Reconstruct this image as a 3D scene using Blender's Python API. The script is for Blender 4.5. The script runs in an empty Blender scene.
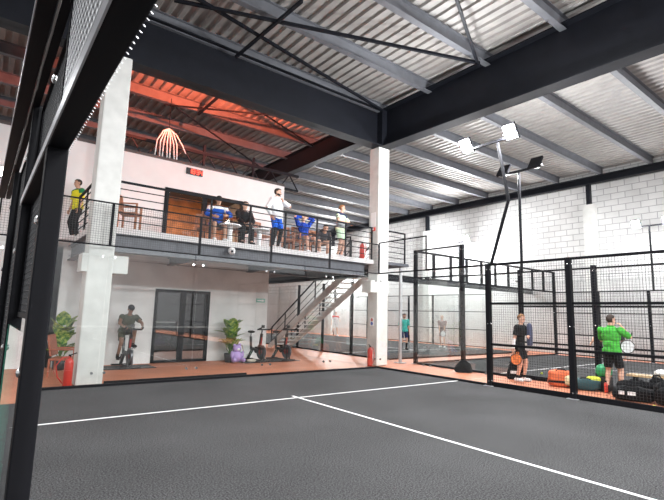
import bpy, bmesh, math, random
import numpy as np
from mathutils import Vector, Matrix, noise
random.seed(7)
S = bpy.context.scene
COL = S.collection
R = math.radians
# ------------------------------------------------------------------ camera
def look(yaw, pitch, roll):
    cy, sy = math.cos(yaw), math.sin(yaw)
    f = Vector((math.cos(pitch) * cy, math.cos(pitch) * sy, math.sin(pitch)))
    r = Vector((sy, -cy, 0)); u = r.cross(f)
    r2 = math.cos(roll) * r + math.sin(roll) * u
    return r2, r2.cross(f), f
cam = bpy.data.cameras.new('camera'); cam_ob = bpy.data.objects.new('camera', cam); COL.objects.link(cam_ob)
_r, _u, _f = look(0.9157, 0.1408, 0.0275)
M4 = Matrix(((_r.x, _u.x, -_f.x, -0.1468), (_r.y, _u.y, -_f.y, -10.7006), (_r.z, _u.z, -_f.z, 1.6177), (0, 0, 0, 1)))
cam_ob.matrix_world = M4
cam.sensor_width = 36; cam.lens = 455.85 / 664 * 36; cam.clip_start = 0.05; cam.clip_end = 200
S.camera = cam_ob
# ------------------------------------------------------------------ world, exposure
S.view_settings.view_transform = 'Standard'; S.view_settings.look = 'None'
S.view_settings.gamma = 1; S.view_settings.use_curve_mapping = False
S.view_settings.exposure = 0.25
S.cycles.transparent_max_bounces = 40
W = bpy.data.worlds.new('world'); S.world = W; W.use_nodes = True
W.node_tree.nodes['Background'].inputs[0].default_value = (0.93, 0.97, 1.0, 1)
W.node_tree.nodes['Background'].inputs[1].default_value = 0.9
LAMP_W = 520          # floodlight heads
def lamp(name, kind, loc, energy, color=(1, 1, 1), size=0.2, parent=None, rot=None, spot=None):
    l = bpy.data.lights.new(name, kind); l.energy = energy; l.color = color
    if kind == 'AREA': l.shape = 'RECTANGLE'; l.size, l.size_y = size
    else: l.shadow_soft_size = size
    if spot: l.spot_size = R(spot); l.spot_blend = 0.6
    o = bpy.data.objects.new(name, l); COL.objects.link(o); o.location = loc
    if rot: o.rotation_euler = rot
    if parent: o.parent = parent
    return o
# broad area lights added under the purlins to fill the hall, no fittings modelled
for bx, by, e in ((5.5, -6, 300), (5.5, -14, 1100), (5.5, -20, 900), (17.2, -3.0, 420), (17.2, -11, 400), (17.2, 9, 620), (-5, -5, 450), (-5, 5, 300)):
    lamp('hall_fill', 'AREA', (bx, by, 8.3), e, (.96, 0.985, 1.0), (5.0, 2.0))
# ------------------------------------------------------------------ materials
MAT = {}
def nt(name):
    m = bpy.data.materials.new(name); m.use_nodes = True
    return m, m.node_tree.nodes, m.node_tree.links, m.node_tree.nodes['Principled BSDF']
def mat(name, col, rough=0.6, metal=0.0, var=0.0, scale=8.0, bump=0.0, emit=0, spec=0.5):
    if name in MAT: return MAT[name]
    m, N, L, B = nt(name)
    B.inputs['Base Color'].default_value = (*col, 1); B.inputs['Roughness'].default_value = rough
    B.inputs['Metallic'].default_value = metal; B.inputs['Specular IOR Level'].default_value = spec
    if var or bump:
        t = N.new('ShaderNodeTexNoise'); t.inputs['Scale'].default_value = scale; t.inputs['Detail'].default_value = 5
        c = N.new('ShaderNodeTexCoord'); L.new(c.outputs['Object'], t.inputs['Vector'])
    if var:
        r = N.new('ShaderNodeValToRGB')
        r.color_ramp.elements[0].position = .3; r.color_ramp.elements[1].position = .7
        r.color_ramp.elements[0].color = (*[max(0, x * (1 - var)) for x in col], 1)
        r.color_ramp.elements[1].color = (*[min(1, x * (1 + var)) for x in col], 1)
        L.new(t.outputs['Fac'], r.inputs['Fac']); L.new(r.outputs['Color'], B.inputs['Base Color'])
    if bump:
        b = N.new('ShaderNodeBump'); b.inputs['Strength'].default_value = bump; b.inputs['Distance'].default_value = .02
        L.new(t.outputs['Fac'], b.inputs['Height']); L.new(b.outputs['Normal'], B.inputs['Normal'])
    if emit:
        B.inputs['Emission Color'].default_value = (*col, 1); B.inputs['Emission Strength'].default_value = emit
    MAT[name] = m
    return m
BLACK = mat('black_powder_coat', (0.008, 0.008, 0.010), 0.6, spec=.12)
BEAM = mat('anthracite_steel_paint', (0.007, 0.008, 0.012), 0.55, var=.15, scale=3, spec=.2)
PURLIN = mat('grey_primed_steel', (0.125, 0.13, 0.145), 0.5, var=.15, scale=4)
GALV = mat('galvanised_deck', (0.34, 0.325, 0.31), 0.5, var=.12, scale=2.5)
CONC = mat('pale_concrete', (0.60, 0.595, 0.57), 0.8, var=.08, scale=3.5, bump=.2)
CONCG = mat('grey_concrete', (0.36, 0.35, 0.34), 0.8, var=.14, scale=3.5, bump=.2)
WHITE = mat('white_paint', (0.66, 0.635, 0.625), 0.7, var=.04, scale=2)
GREYW = mat('skimmed_wall', (0.76, 0.76, 0.75), 0.75, var=.12, scale=1.3)
ORANGE = mat('terracotta_floor_paint', (0.54, 0.195, 0.105), 0.55, var=.12, scale=1.5)
DARKSOF = mat('brown_soffit', (0.075, 0.058, 0.055), 0.7, var=.1)
STEEL = mat('grey_floor_steel', (0.085, 0.09, 0.105), 0.45, var=.15)
ZINC = mat('zinc_pole', (0.42, 0.42, 0.43), 0.4, 0.5)
LINE = mat('white_line', (0.85, 0.85, 0.83), 0.7)
WIRE = mat('black_wire', (0.02, 0.02, 0.022), 0.5)
CHROME = mat('steel_bolt', (0.6, 0.6, 0.6), 0.25, 1.0)
WOOD = mat('brown_wood', (0.36, 0.15, 0.08), 0.5, var=.3, scale=12)
PALEWOOD = mat('pale_bench_wood', (0.62, 0.42, 0.22), 0.5, var=.2, scale=10)
RED = mat('red_enamel', (0.50, 0.03, 0.018), 0.3)
SOLEW = mat('white_rubber', (0.8, 0.8, 0.8), 0.6)
BLK2 = mat('black_fabric', (0.010, 0.010, 0.011), 0.85, bump=.3, scale=30, spec=.15)
RUB = mat('black_rubber', (0.015, 0.015, 0.015), 0.6)
def glass_mat(name, tint=(0.975, 0.985, 0.98), refl=1.0, f0=.06):
    m, N, L, B = nt(name); N.remove(B)
    t = N.new('ShaderNodeBsdfTransparent'); t.inputs[0].default_value = (*tint, 1)
    g = N.new('ShaderNodeBsdfGlossy'); g.inputs['Roughness'].default_value = 0.015; g.inputs[0].default_value = (refl, refl, refl, 1)
    lw_ = N.new('ShaderNodeLayerWeight'); lw_.inputs['Blend'].default_value = .5      # facing = 1 - cos
    pw = N.new('ShaderNodeMath'); pw.operation = 'POWER'; pw.inputs[1].default_value = 5; L.new(lw_.outputs['Facing'], pw.inputs[0])
    f = N.new('ShaderNodeMath'); f.operation = 'MULTIPLY_ADD'; f.inputs[1].default_value = 1 - f0; f.inputs[2].default_value = f0; L.new(pw.outputs[0], f.inputs[0])
    x = N.new('ShaderNodeMixShader'); L.new(f.outputs[0], x.inputs[0]); L.new(t.outputs[0], x.inputs[1]); L.new(g.outputs[0], x.inputs[2])
    L.new(x.outputs[0], N['Material Output'].inputs['Surface']); MAT[name] = m
    return m
GLASS = glass_mat('clear_court_glass')
DGLASS = glass_mat('tinted_door_glass', (0.45, 0.45, 0.46), f0=.22)
GEDGE = mat('green_glass_edge', (0.10, 0.42, 0.30), 0.2)
def turf():
    m, N, L, B = nt('charcoal_court_turf')
    c = N.new('ShaderNodeTexCoord')
    a = N.new('ShaderNodeTexNoise'); a.inputs['Scale'].default_value = 60; a.inputs['Detail'].default_value = 6; a.inputs['Roughness'].default_value = .8
    b = N.new('ShaderNodeTexNoise'); b.inputs['Scale'].default_value = 0.55; b.inputs['Detail'].default_value = 4
    L.new(c.outputs['Object'], a.inputs[0]); L.new(c.outputs['Object'], b.inputs[0])
    r = N.new('ShaderNodeValToRGB'); r.color_ramp.elements[0].position = .40; r.color_ramp.elements[1].position = .60
    r.color_ramp.elements[0].color = (.016, .016, .017, 1); r.color_ramp.elements[1].color = (.132, .131, .132, 1)
    r2 = N.new('ShaderNodeValToRGB'); r2.color_ramp.elements[0].position = .3; r2.color_ramp.elements[1].position = .7
    r2.color_ramp.elements[0].color = (.82, .82, .82, 1); r2.color_ramp.elements[1].color = (1.1, 1.1, 1.1, 1)
    mx = N.new('ShaderNodeMixRGB'); mx.blend_type = 'MULTIPLY'; mx.inputs[0].default_value = 1
    L.new(a.outputs['Fac'], r.inputs[0]); L.new(b.outputs['Fac'], r2.inputs[0])
    L.new(r.outputs[0], mx.inputs[1]); L.new(r2.outputs[0], mx.inputs[2]); L.new(mx.outputs[0], B.inputs['Base Color'])
    B.inputs['Roughness'].default_value = 1; B.inputs['Specular IOR Level'].default_value = .03
    bp = N.new('ShaderNodeBump'); bp.inputs['Strength'].default_value = .6; bp.inputs['Distance'].default_value = .012
    L.new(a.outputs['Fac'], bp.inputs['Height']); L.new(bp.outputs[0], B.inputs['Normal'])
    return m
TURF = turf()
def blocks():
    m, N, L, B = nt('white_concrete_blocks')
    g = N.new('ShaderNodeNewGeometry'); s = N.new('ShaderNodeSeparateXYZ'); k = N.new('ShaderNodeCombineXYZ')
    L.new(g.outputs['Position'], s.inputs[0]); L.new(s.outputs['Y'], k.inputs['X']); L.new(s.outputs['Z'], k.inputs['Y'])
    b = N.new('ShaderNodeTexBrick'); b.inputs['Scale'].default_value = 1
    b.inputs['Brick Width'].default_value = .62; b.inputs['Row Height'].default_value = .30; b.inputs['Mortar Size'].default_value = .018
    b.inputs['Color1'].default_value = (.74, .735, .72, 1); b.inputs['Color2'].default_value = (.66, .655, .645, 1); b.inputs['Mortar'].default_value = (.40, .40, .395, 1)
    L.new(k.outputs[0], b.inputs['Vector'])
    n = N.new('ShaderNodeTexNoise'); n.inputs['Scale'].default_value = 1.2; L.new(k.outputs[0], n.inputs[0])
    mx = N.new('ShaderNodeMixRGB'); mx.blend_type = 'MULTIPLY'; mx.inputs[0].default_value = .25
    L.new(b.outputs['Color'], mx.inputs[1]); L.new(n.outputs['Fac'], mx.inputs[2]); L.new(mx.outputs[0], B.inputs['Base Color'])
    B.inputs['Roughness'].default_value = .85
    bp = N.new('ShaderNodeBump'); bp.inputs['Strength'].default_value = .4; bp.inputs['Distance'].default_value = .01; bp.invert = True
    L.new(b.outputs['Fac'], bp.inputs['Height']); L.new(bp.outputs[0], B.inputs['Normal'])
    return m
BLOCKS = blocks()
# ------------------------------------------------------------------ mesh builder
class MB:
    def __init__(s): s.v = []; s.f = []
    def add(s, vs, fs):
        o = len(s.v); s.v += [tuple(p) for p in vs]; s.f += [tuple(i + o for i in q) for q in fs]; return s
    def box(s, a, b):
        x0, y0, z0 = (min(a[i], b[i]) for i in range(3)); x1, y1, z1 = (max(a[i], b[i]) for i in range(3))
        return s.add([(x0, y0, z0), (x1, y0, z0), (x1, y1, z0), (x0, y1, z0), (x0, y0, z1), (x1, y0, z1), (x1, y1, z1), (x0, y1, z1)],
                     [(0, 3, 2, 1), (4, 5, 6, 7), (0, 1, 5, 4), (1, 2, 6, 5), (2, 3, 7, 6), (3, 0, 4, 7)])
    def cbox(s, c, d): return s.box([c[i] - d[i] / 2 for i in range(3)], [c[i] + d[i] / 2 for i in range(3)])
    def rbox(s, c, d, b=.02):      # chamfered box
        bm = bmesh.new(); bmesh.ops.create_cube(bm, size=1)
        for v in bm.verts: v.co = Vector((v.co.x * d[0], v.co.y * d[1], v.co.z * d[2]))
        bmesh.ops.bevel(bm, geom=bm.edges[:], offset=min(b, min(d) * .45), segments=2, affect='EDGES', profile=.6)
        bm.verts.index_update()
        s.add([v.co + Vector(c) for v in bm.verts], [[v.index for v in f.verts] for f in bm.faces]); bm.free(); return s
    def tube(s, pts, r, n=8, cap=True):
        pts = [Vector(p) for p in pts]; rs = r if isinstance(r, (list, tuple)) else [r] * len(pts)
        o = len(s.v); ref = None
        for i, p in enumerate(pts):
            t = (pts[min(i + 1, len(pts) - 1)] - pts[max(i - 1, 0)]).normalized()
            if ref is None: ref = t.orthogonal().normalized() if abs(t.z) > .9 or True else None
            a = (ref - t * ref.dot(t)); a = a.normalized() if a.length > 1e-6 else t.orthogonal().normalized()
            ref = a; b = t.cross(a)
            for k in range(n):
                w = 2 * math.pi * k / n
                s.v.append(tuple(p + (a * math.cos(w) + b * math.sin(w)) * rs[i]))
        for i in range(len(pts) - 1):
            for k in range(n):
                s.f.append((o + i * n + k, o + i * n + (k + 1) % n, o + (i + 1) * n + (k + 1) % n, o + (i + 1) * n + k))
        if cap:
            s.f.append(tuple(o + k for k in range(n))[::-1]); s.f.append(tuple(o + (len(pts) - 1) * n + k for k in range(n)))
        return s
    def bar(s, a, b, w, h=None, up=(0, 0, 1)):   # rectangular bar between two points
        a, b = Vector(a), Vector(b); h = h or w; t = (b - a).normalized(); up = Vector(up)
        if abs(t.dot(up)) > .98: up = Vector((1, 0, 0))
        x = t.cross(up).normalized() * w / 2; y = x.cross(t).normalized() * h / 2
        vs = [p + sx * x + sy * y for p in (a, b) for sx, sy in ((-1, -1), (1, -1), (1, 1), (-1, 1))]
        return s.add(vs, [(0, 1, 2, 3), (7, 6, 5, 4), (0, 4, 5, 1), (1, 5, 6, 2), (2, 6, 7, 3), (3, 7, 4, 0)])
    def wire(s, a, b, r):
        a, b = Vector(a), Vector(b); t = (b - a).normalized(); x = t.orthogonal().normalized() * r; y = t.cross(x)
        return s.add([a + x, a + y, a - x, a - y, b + x, b + y, b - x, b - y], [(0, 1, 5, 4), (1, 2, 6, 5), (2, 3, 7, 6), (3, 0, 4, 7)])
    def ell(s, c, rad, m=None, nu=14, nv=9, p=1.0):
        c = Vector(c); o = len(s.v); m = m or Matrix.Identity(3)
        sp = lambda x: math.copysign(abs(x) ** p, x)
        for j in range(1, nv):
            ph = math.pi * j / nv
            for i in range(nu):
                th = 2 * math.pi * i / nu
                s.v.append(tuple(c + m @ Vector((rad[0] * sp(math.sin(ph)) * sp(math.cos(th)), rad[1] * sp(math.sin(ph)) * sp(math.sin(th)), rad[2] * sp(math.cos(ph))))))
        t = len(s.v); s.v.append(tuple(c + m @ Vector((0, 0, rad[2])))); s.v.append(tuple(c - m @ Vector((0, 0, rad[2]))))
        for j in range(nv - 2):
            for i in range(nu):
                s.f.append((o + j * nu + i, o + (j + 1) * nu + i, o + (j + 1) * nu + (i + 1) % nu, o + j * nu + (i + 1) % nu))
        for i in range(nu):
            s.f.append((t, o + i, o + (i + 1) % nu)); k = o + (nv - 2) * nu
            s.f.append((t + 1, k + (i + 1) % nu, k + i))
        return s
    def lathe(s, prof, c=(0, 0, 0), n=16):
        o = len(s.v)
        for r, z in prof:
            for k in range(n):
                w = 2 * math.pi * k / n; s.v.append((c[0] + r * math.cos(w), c[1] + r * math.sin(w), c[2] + z))
        for i in range(len(prof) - 1):
            for k in range(n): s.f.append((o + i * n + k, o + i * n + (k + 1) % n, o + (i + 1) * n + (k + 1) % n, o + (i + 1) * n + k))
        s.f.append(tuple(o + k for k in range(n))[::-1]); s.f.append(tuple(o + (len(prof) - 1) * n + k for k in range(n)))
        return s
    def prism(s, prof, a, b):      # 2D profile (list of 3D points at a) extruded by vector b
        n = len(prof); P = [Vector(a) + Vector(p) for p in prof]; b = Vector(b)
        return s.add(P + [p + b for p in P], [tuple(range(n))[::-1], tuple(range(n, 2 * n))] + [(i, (i + 1) % n, n + (i + 1) % n, n + i) for i in range(n)])
    def build(s, name, m, parent=None, smooth=False, loc=None):
        me = bpy.data.meshes.new(name); me.from_pydata(s.v, [], s.f); me.update()
        bm = bmesh.new(); bm.from_mesh(me); bmesh.ops.recalc_face_normals(bm, faces=bm.faces[:]); bm.to_mesh(me); bm.free()
        return link(name, me, m, parent, smooth, loc)
def link(name, me, m, parent=None, smooth=False, loc=None):
    if m is not None: me.materials.append(m)
    if smooth: me.polygons.foreach_set('use_smooth', [True] * len(me.polygons))
    o = bpy.data.objects.new(name, me); COL.objects.link(o)
    if parent: o.parent = parent
    if loc: o.location = loc
    return o
def tag(o, label, cat, group=None, kind=None):
    o['label'] = label; o['category'] = cat
    if group: o['group'] = group
    if kind: o['kind'] = kind
    return o
def thing(name, loc, label, cat, group=None, rz=0.0):
    o = bpy.data.objects.new(name, None); COL.objects.link(o); o.location = loc; o.rotation_euler = (0, 0, rz); o.empty_display_size = .1
    return tag(o, label, cat, group)
def struct(name, mb, m, parent=None, smooth=False):
    o = mb.build(name, m, parent, smooth)
    if not parent: o['kind'] = 'structure'
    return o
def copy_tree(o, parent=None):
    c = o.copy(); COL.objects.link(c); c.parent = parent
    for ch in list(o.children): copy_tree(ch, c)
    return c
def i_beam(mb, a, b, h, w, tf=.025, tw=.015):    # horizontal I section, a and b = centre of the underside
    a, b = Vector(a), Vector(b)
    mb.bar(a + Vector((0, 0, tf / 2)), b + Vector((0, 0, tf / 2)), w, tf)
    mb.bar(a + Vector((0, 0, h - tf / 2)), b + Vector((0, 0, h - tf / 2)), w, tf)
    mb.bar(a + Vector((0, 0, h / 2)), b + Vector((0, 0, h / 2)), tw, h - 2 * tf)
    return mb
def wires(mb, o, u, v, w, h, pitch=.05, r=.0021):
    o, u, v = Vector(o), Vector(u), Vector(v)
    for i in range(int(w / pitch) + 1): mb.wire(o + u * (i * pitch), o + u * (i * pitch) + v * h, r)
    for j in range(int(h / pitch) + 1): mb.wire(o + v * (j * pitch), o + v * (j * pitch) + u * w, r)
    return mb
# ================================================================== STRUCTURE
struct('floor', MB().box((-16, -24, -.12), (23.6, 34, -.012)), ORANGE)
def court(x0, y0, y1):
    c = struct('court_floor', MB().box((x0, y0, -.011), (x0 + 10, y1, .0)), TURF)
    return c
C1 = court(0, -20, 0); C2 = court(12.2, -19.6, .4); C3 = court(12.2, 1.9, 21.9); C4 = court(-12.2, -20, 0)
struct('walkway_floor', MB().box((-2.2, -20, -.011), (-.06, -1.2, -.001)), mat('orange_cut_grey', (.045, .045, .047), .9, var=.2, scale=20))  # grey strip added over the orange floor to stop its bounce on the frame
lw = .05
MB().box((0, -3.05 - lw / 2, .0), (10, -3.05 + lw / 2, .003)).build('service_line', LINE, C1)
MB().box((5 - lw / 2, -17.2, .0), (5 + lw / 2, -2.85, .0032)).build('centre_line', LINE, C1)
MB().box((0, -16.95 - lw / 2, .0), (10, -16.95 + lw / 2, .003)).build('service_line', LINE, C1)
MB().box((12.2, -2.65 - lw / 2, .0), (22.2, -2.65 + lw / 2, .003)).build('service_line', LINE, C2)
MB().box((17.2 - lw / 2, -16.6, .0), (17.2 + lw / 2, -2.45, .0032)).build('centre_line', LINE, C2)
MB().box((12.2, 4.95 - lw / 2, .0), (22.2, 4.95 + lw / 2, .003)).build('service_line', LINE, C3)
MB().box((17.2 - lw / 2, 4.75, .0), (17.2 + lw / 2, 19, .0032)).build('centre_line', LINE, C3)
# black kerb channels round the courts
struct('trim_1', MB().box((-.06, -.02, -.01), (10.06, .05, .05)), BLACK)
struct('trim_2', MB().box((9.97, -20, -.01), (10.06, 0, .05)), BLACK)
struct('trim_3', MB().box((12.15, -19.6, -.01), (12.23, .4, .05)), BLACK)
struct('trim_4', MB().box((12.15, .38, -.01), (22.25, .46, .05)), BLACK)
struct('trim_5', MB().box((12.15, 1.84, -.01), (22.25, 1.92, .05)), BLACK)
struct('trim_6', MB().box((12.15, 1.9, -.01), (12.23, 21.9, .05)), BLACK)
struct('trim_7', MB().box((2.2, .28, -.01), (5.6, .33, .06)), BLACK)
# roof deck: trapezoid ribs along Y
mb = MB(); x = -15.0; prof = []
while x < 24.0:
    prof += [(x, 9.16), (x + .13, 9.16), (x + .16, 9.10), (x + .27, 9.10)]; x += .30
vs = [(p[0], yy, p[1]) for yy in (-24, 34) for p in prof]; n = len(prof)
mb.add(vs, [(i, i + 1, n + i + 1, n + i) for i in range(n - 1)])
struct('ceiling', mb, GALV)
for k in range(-10, 16):      # purlins along X
    y = .51 + 2.12 * k
    struct('roof_purlin', i_beam(MB(), (-15, y, 8.74), (23.45, y, 8.74), .36, .17, .018, .012), PURLIN)
# big girders
def girder(a, b, z0a, z0b, z1, w=.42, ax='X', stiff=()):
    m = MB()
    (xa, ya), (xb, yb) = a, b
    m.bar((xa, ya, z1 - .02), (xb, yb, z1 - .02), w, .04); m.bar((xa, ya, z0a + .02), (xb, yb, z0b + .02), w, .04)
    nx = (.012, 0) if ax == 'Y' else (0, .012)
    m.add([(xa - nx[0], ya - nx[1], z0a), (xb - nx[0], yb - nx[1], z0b), (xb - nx[0], yb - nx[1], z1), (xa - nx[0], ya - nx[1], z1),
           (xa + nx[0], ya + nx[1], z0a), (xb + nx[0], yb + nx[1], z0b), (xb + nx[0], yb + nx[1], z1), (xa + nx[0], ya + nx[1], z1)],
          [(0, 1, 2, 3), (4, 5, 6, 7), (0, 1, 5, 4), (2, 3, 7, 6), (0, 3, 7, 4), (1, 2, 6, 5)])
    return m
g1 = struct('main_girder', girder((-15, .55), (10.4, .55), 7.47, 7.47, 8.80, .44, 'X'), BEAM)
g2 = struct('main_girder', girder((10.62, .55), (10.62, -24), 7.47, 7.0, 8.84, .44, 'Y'), BEAM)
m = MB()
m.box((10.36, .30, 7.48), (10.40, .80, 8.80)); m.box((10.40, .32, 7.5), (10.86, .36, 8.8))
for k in range(9):
    for q in (.40, .48): m.ell((10.345, q + .02, 7.62 + k * .135), (.012, .02, .02), nu=6, nv=4)
    m.ell((10.44, .315, 7.62 + k * .135), (.02, .012, .02), nu=6, nv=4)
struct('girder_plate', m, BEAM)
struct('rear_girder', i_beam(MB(), (10.55, .8, 7.95), (10.55, 34, 7.95), .85, .34, .03, .02), BEAM)
struct('eaves_beam', i_beam(MB(), (23.30, -24, 8.38), (23.30, 34, 8.38), .36, .3, .03, .02), BEAM)
# bracing rods in the roof plane
for a, b in (((2.66, -.9, 8.6), (10.1, -3.8, 8.6)), ((2.9, -1.3, 8.62), (10.2, .1, 8.62)), ((4.9, -2.77, 8.58), (4.77, .3, 8.58)),
             ((7.3, -5.1, 8.6), (10.2, -3.7, 8.6)), ((3.0, 1.2, 8.6), (10.3, 4.4, 8.6)), ((10.2, 1.4, 8.58), (4.2, 4.6, 8.58)),
             ((4.6, 4.6, 8.6), (10.3, 8.6, 8.6)), ((5.4, .9, 8.6), (5.4, 4.6, 8.6))):
    struct('roof_brace', MB().bar(a, b, .07 if a[1] < 1 else .045), BEAM)
# right-hand block wall, its piers and steel stubs
struct('wall_right', MB().box((23.6, -24, -.1), (23.9, 34, 9.2)), BLOCKS)
struct('wall_right_plinth', MB().box((23.52, -24, -.1), (23.6, 34, 3.55)), mat('white_wall_panel', (.56, .555, .545), .75, var=.1, scale=.8))
for y in (-11.3, -.95, 9.4, 19.8):
    struct('wall_pier', MB().box((23.2, y - .25, -.1), (23.6, y + .25, 7.35)), CONC)
    struct('wall_stub', i_beam(MB(), (23.38, y, 7.35), (23.38, y, 7.36), .2, .2).box((23.27, y - .09, 7.35), (23.5, y + .09, 8.38)), BEAM)
struct('wall_back', MB().box((8.4, 31, -.1), (23.6, 31.3, 9.2)), BLOCKS)
struct('wall_front', MB().box((-15, -24.2, -.1), (23.6, -24, 5.2)), mat('grey_cladding', (.20, .20, .205), .7, var=.15, scale=1.5))  # unseen wall added to cut haze in the glass, open above for light
struct('walkway_floor', MB().box((-16, -24, -.011), (23.6, -20.02, -.001)), MAT['orange_cut_grey'])  # unseen grey strip added to keep orange out of the glass reflection
# concrete columns with corbels
struct('concrete_column', MB().rbox((1.90, .50, 3.74), (.52, .52, 7.48), .03).rbox((2.0, .50, 2.59), (.94, .50, .40), .015), CONC)
struct('concrete_column', MB().rbox((10.62, .68, 3.74), (.50, .48, 7.48), .03).rbox((10.50, .68, 2.59), (.86, .46, .40), .015), CONC)
struct('wall_pilaster', MB().box((1.32, 4.0, -.01), (1.62, 4.3, 3.3)), WHITE)
struct('wall_pilaster', MB().box((1.18, 4.0, 3.3), (1.48, 4.3, 6.4)), WHITE)
# mezzanine
struct('mezzanine_floor', MB().box((1.73, .65, 3.36), (10.95, 9.0, 3.5)), WHITE)
struct('side_landing', MB().box((.9, 3.0, 3.38), (1.728, 3.99, 3.5)), WHITE)
struct('landing_plate', MB().box((10.96, .65, 3.40), (12.1, 2.55, 3.5)), STEEL)
struct('mezzanine_soffit', MB().box((1.80, .95, 3.28), (10.9, 9.0, 3.355)), DARKSOF)
for y, x0, x1, h in ((.78, 2.16, 10.07, .42), (4.1, 1.75, 10.9, .3)):
    struct('mezzanine_beam', i_beam(MB(), (x0, y, 3.355 - h), (x1, y, 3.355 - h), h, .2, .02, .012), STEEL)
struct('mezzanine_beam', i_beam(MB(), (1.82, .8, 2.93), (1.82, 4.3, 2.93), .42, .18, .02, .012), STEEL)
struct('mezzanine_beam', i_beam(MB(), (10.9, 1.0, 3.0), (10.9, 9.0, 3.0), .35, .2, .02, .012), BEAM)
for x in (4.6, 7.4):
    struct('mezzanine_beam', i_beam(MB(), (x, .9, 3.02), (x, 4.0, 3.02), .25, .16, .02, .012), STEEL)
struct('walkway_beam', i_beam(MB(), (12.1, 2.2, 3.0), (23.5, 2.2, 3.0), .26, .18, .02, .012), BEAM)
struct('mezzanine_post', MB().tube([(11.85, .8, 0), (11.85, .8, 3.36)], .06, 14).cbox((11.85, .8, .01), (.3, .3, .02)), ZINC)
# room block: lower and upper front walls with door openings
def wall_with_hole(x0, x1, z0, z1, hx0, hx1, hz1, y=4.0, t=.16, hz0=None):
    m = MB(); hz0 = z0 if hz0 is None else hz0
    m.box((x0, y, z0), (hx0, y + t, z1)).box((hx1, y, z0), (x1, y + t, z1)).box((hx0, y, hz1), (hx1, y + t, z1))
    return m
struct('wall_lower', wall_with_hole(-6, 8.25, -.01, 3.3, 4.23, 6.03, 2.27), GREYW)
struct('wall_upper', wall_with_hole(-6, 8.75, 3.3, 6.45, 4.27, 7.05, 5.56), WHITE)
struct('wall_side', MB().box((8.1, 4.16, 0), (8.25, 9, 3.3)).box((8.6, 4.16, 3.5), (8.75, 9, 6.45)), GREYW)
struct('room_ceiling', MB().box((-6, 4.0, 6.45), (8.75, 9, 6.55)), DARKSOF)
struct('wall_room', MB().box((-6, 8.6, 3.5), (8.6, 8.75, 6.45)), mat('orange_timber_lining', (.50, .20, .07), .5, var=.4, scale=3))
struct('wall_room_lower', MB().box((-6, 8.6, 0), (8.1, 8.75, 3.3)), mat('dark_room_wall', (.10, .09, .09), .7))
lamp('room_light', 'AREA', (5.6, 6.2, 6.3), 110, (1, .62, .30), (3, 2.5))
lamp('lower_room_light', 'AREA', (5.2, 6.2, 3.2), 25, (1, .85, .75), (2, 2))
# sliding glass doors
def glass_door(name, x0, x1, z0, z1, mullions, y=4.02, fw=.09):
    m = MB()
    m.box((x0, y - .05, z0), (x0 + fw, y + .07, z1)).box((x1 - fw, y - .05, z0), (x1, y + .07, z1)).box((x0, y - .05, z1 - fw), (x1, y + .07, z1)).box((x0, y - .05, z0), (x1, y + .07, z0 + fw * .8))
    d = struct(name, m, BLACK)
    prev = x0
    for x in mullions: MB().box((x - .08, y - .055, z0), (x + .08, y + .05, z1)).build('stile', BLACK, d)
    MB().box((x0 + fw, y, z0 + .07), (x1 - fw, y + .012, z1 - fw)).build('pane', DGLASS if z0 < 1 else GLASS, d)
    return d
d1 = glass_door('door_1', 4.23, 6.03, 0, 2.27, (5.13,))
MB().box((4.98, 3.93, .95), (5.0, 3.96, 1.25)).build('door_handle', CHROME, d1)
glass_door('door_2', 4.27, 7.05, 3.5, 5.56, (5.62,))
# far dark wall with doors seen under the stairs
struct('wall_far', MB().box((8.4, 14, -.01), (11.9, 14.2, 5.5)), mat('mid_grey_wall', (.30, .30, .30), .7, var=.2, scale=1))
for i, x in enumerate((8.8, 9.9, 11.0)):
    f = struct('window_%d' % (i + 1), MB().box((x, 13.93, .9), (x + .1, 14, 3.4)).box((x + .8, 13.93, .9), (x + .9, 14, 3.4)).box((x, 13.93, 2.4), (x + .9, 14, 2.5)), BLACK)
# ================================================================== COURT ENCLOSURES
def fence_post(x, y, h, label, w=.09, z0=0.0, plate=True):
    t = thing('fence_post', (x, y, z0), label, 'post', 'black steel posts of the court fences')
    MB().box((-w / 2, -w / 2, 0), (w / 2, w / 2, h)).build('tube', BLACK, t)
    MB().box((-w / 2 - .06, -w / 2 - .06, 0), (w / 2 + .06, w / 2 + .06, .012)).build('foot_plate', ZINC, t)
    for z in (.12, h * .5, h - .15):
        MB().ell((0, -w / 2 - .004, z), (.018, .012, .018), nu=8, nv=5).build('bolt', CHROME, t)
        MB().ell((-w / 2 - .004, 0, z), (.012, .018, .018), nu=8, nv=5).build('bolt', CHROME, t)
    return t
def mesh_panel(a, b, z0, z1, label, rails=(), group='wire mesh fence panels', t=.045, pitch=.05, r=.0021, off=.0, wm=None):
    a, b = Vector((*a, 0)), Vector((*b, 0)); L_ = (b - a).length; u = (b - a) / L_
    th = thing('mesh_fence', (a.x, a.y, z0), label, 'fence panel', group, math.atan2(u.y, u.x))
    H = z1 - z0
    MB().bar((0, 0, H - t / 2), (L_, 0, H - t / 2), t, t).build('top_rail', BLACK, th)
    MB().bar((0, 0, t / 2), (L_, 0, t / 2), t, t).build('bottom_rail', BLACK, th)
    for z in rails: MB().bar((0, 0, z - z0), (L_, 0, z - z0), t, t).build('middle_rail', BLACK, th)
    MB().bar((t / 2, 0, 0), (t / 2, 0, H), t * .6, t).build('side_rail', BLACK, th)
    MB().bar((L_ - t / 2, 0, 0), (L_ - t / 2, 0, H), t * .6, t).build('side_rail', BLACK, th)
    wires(MB(), (0, off, 0), (1, 0, 0), (0, 0, 1), L_, H, pitch, r).build('wire_mesh', wm or WIRE, th)
    return th
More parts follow.
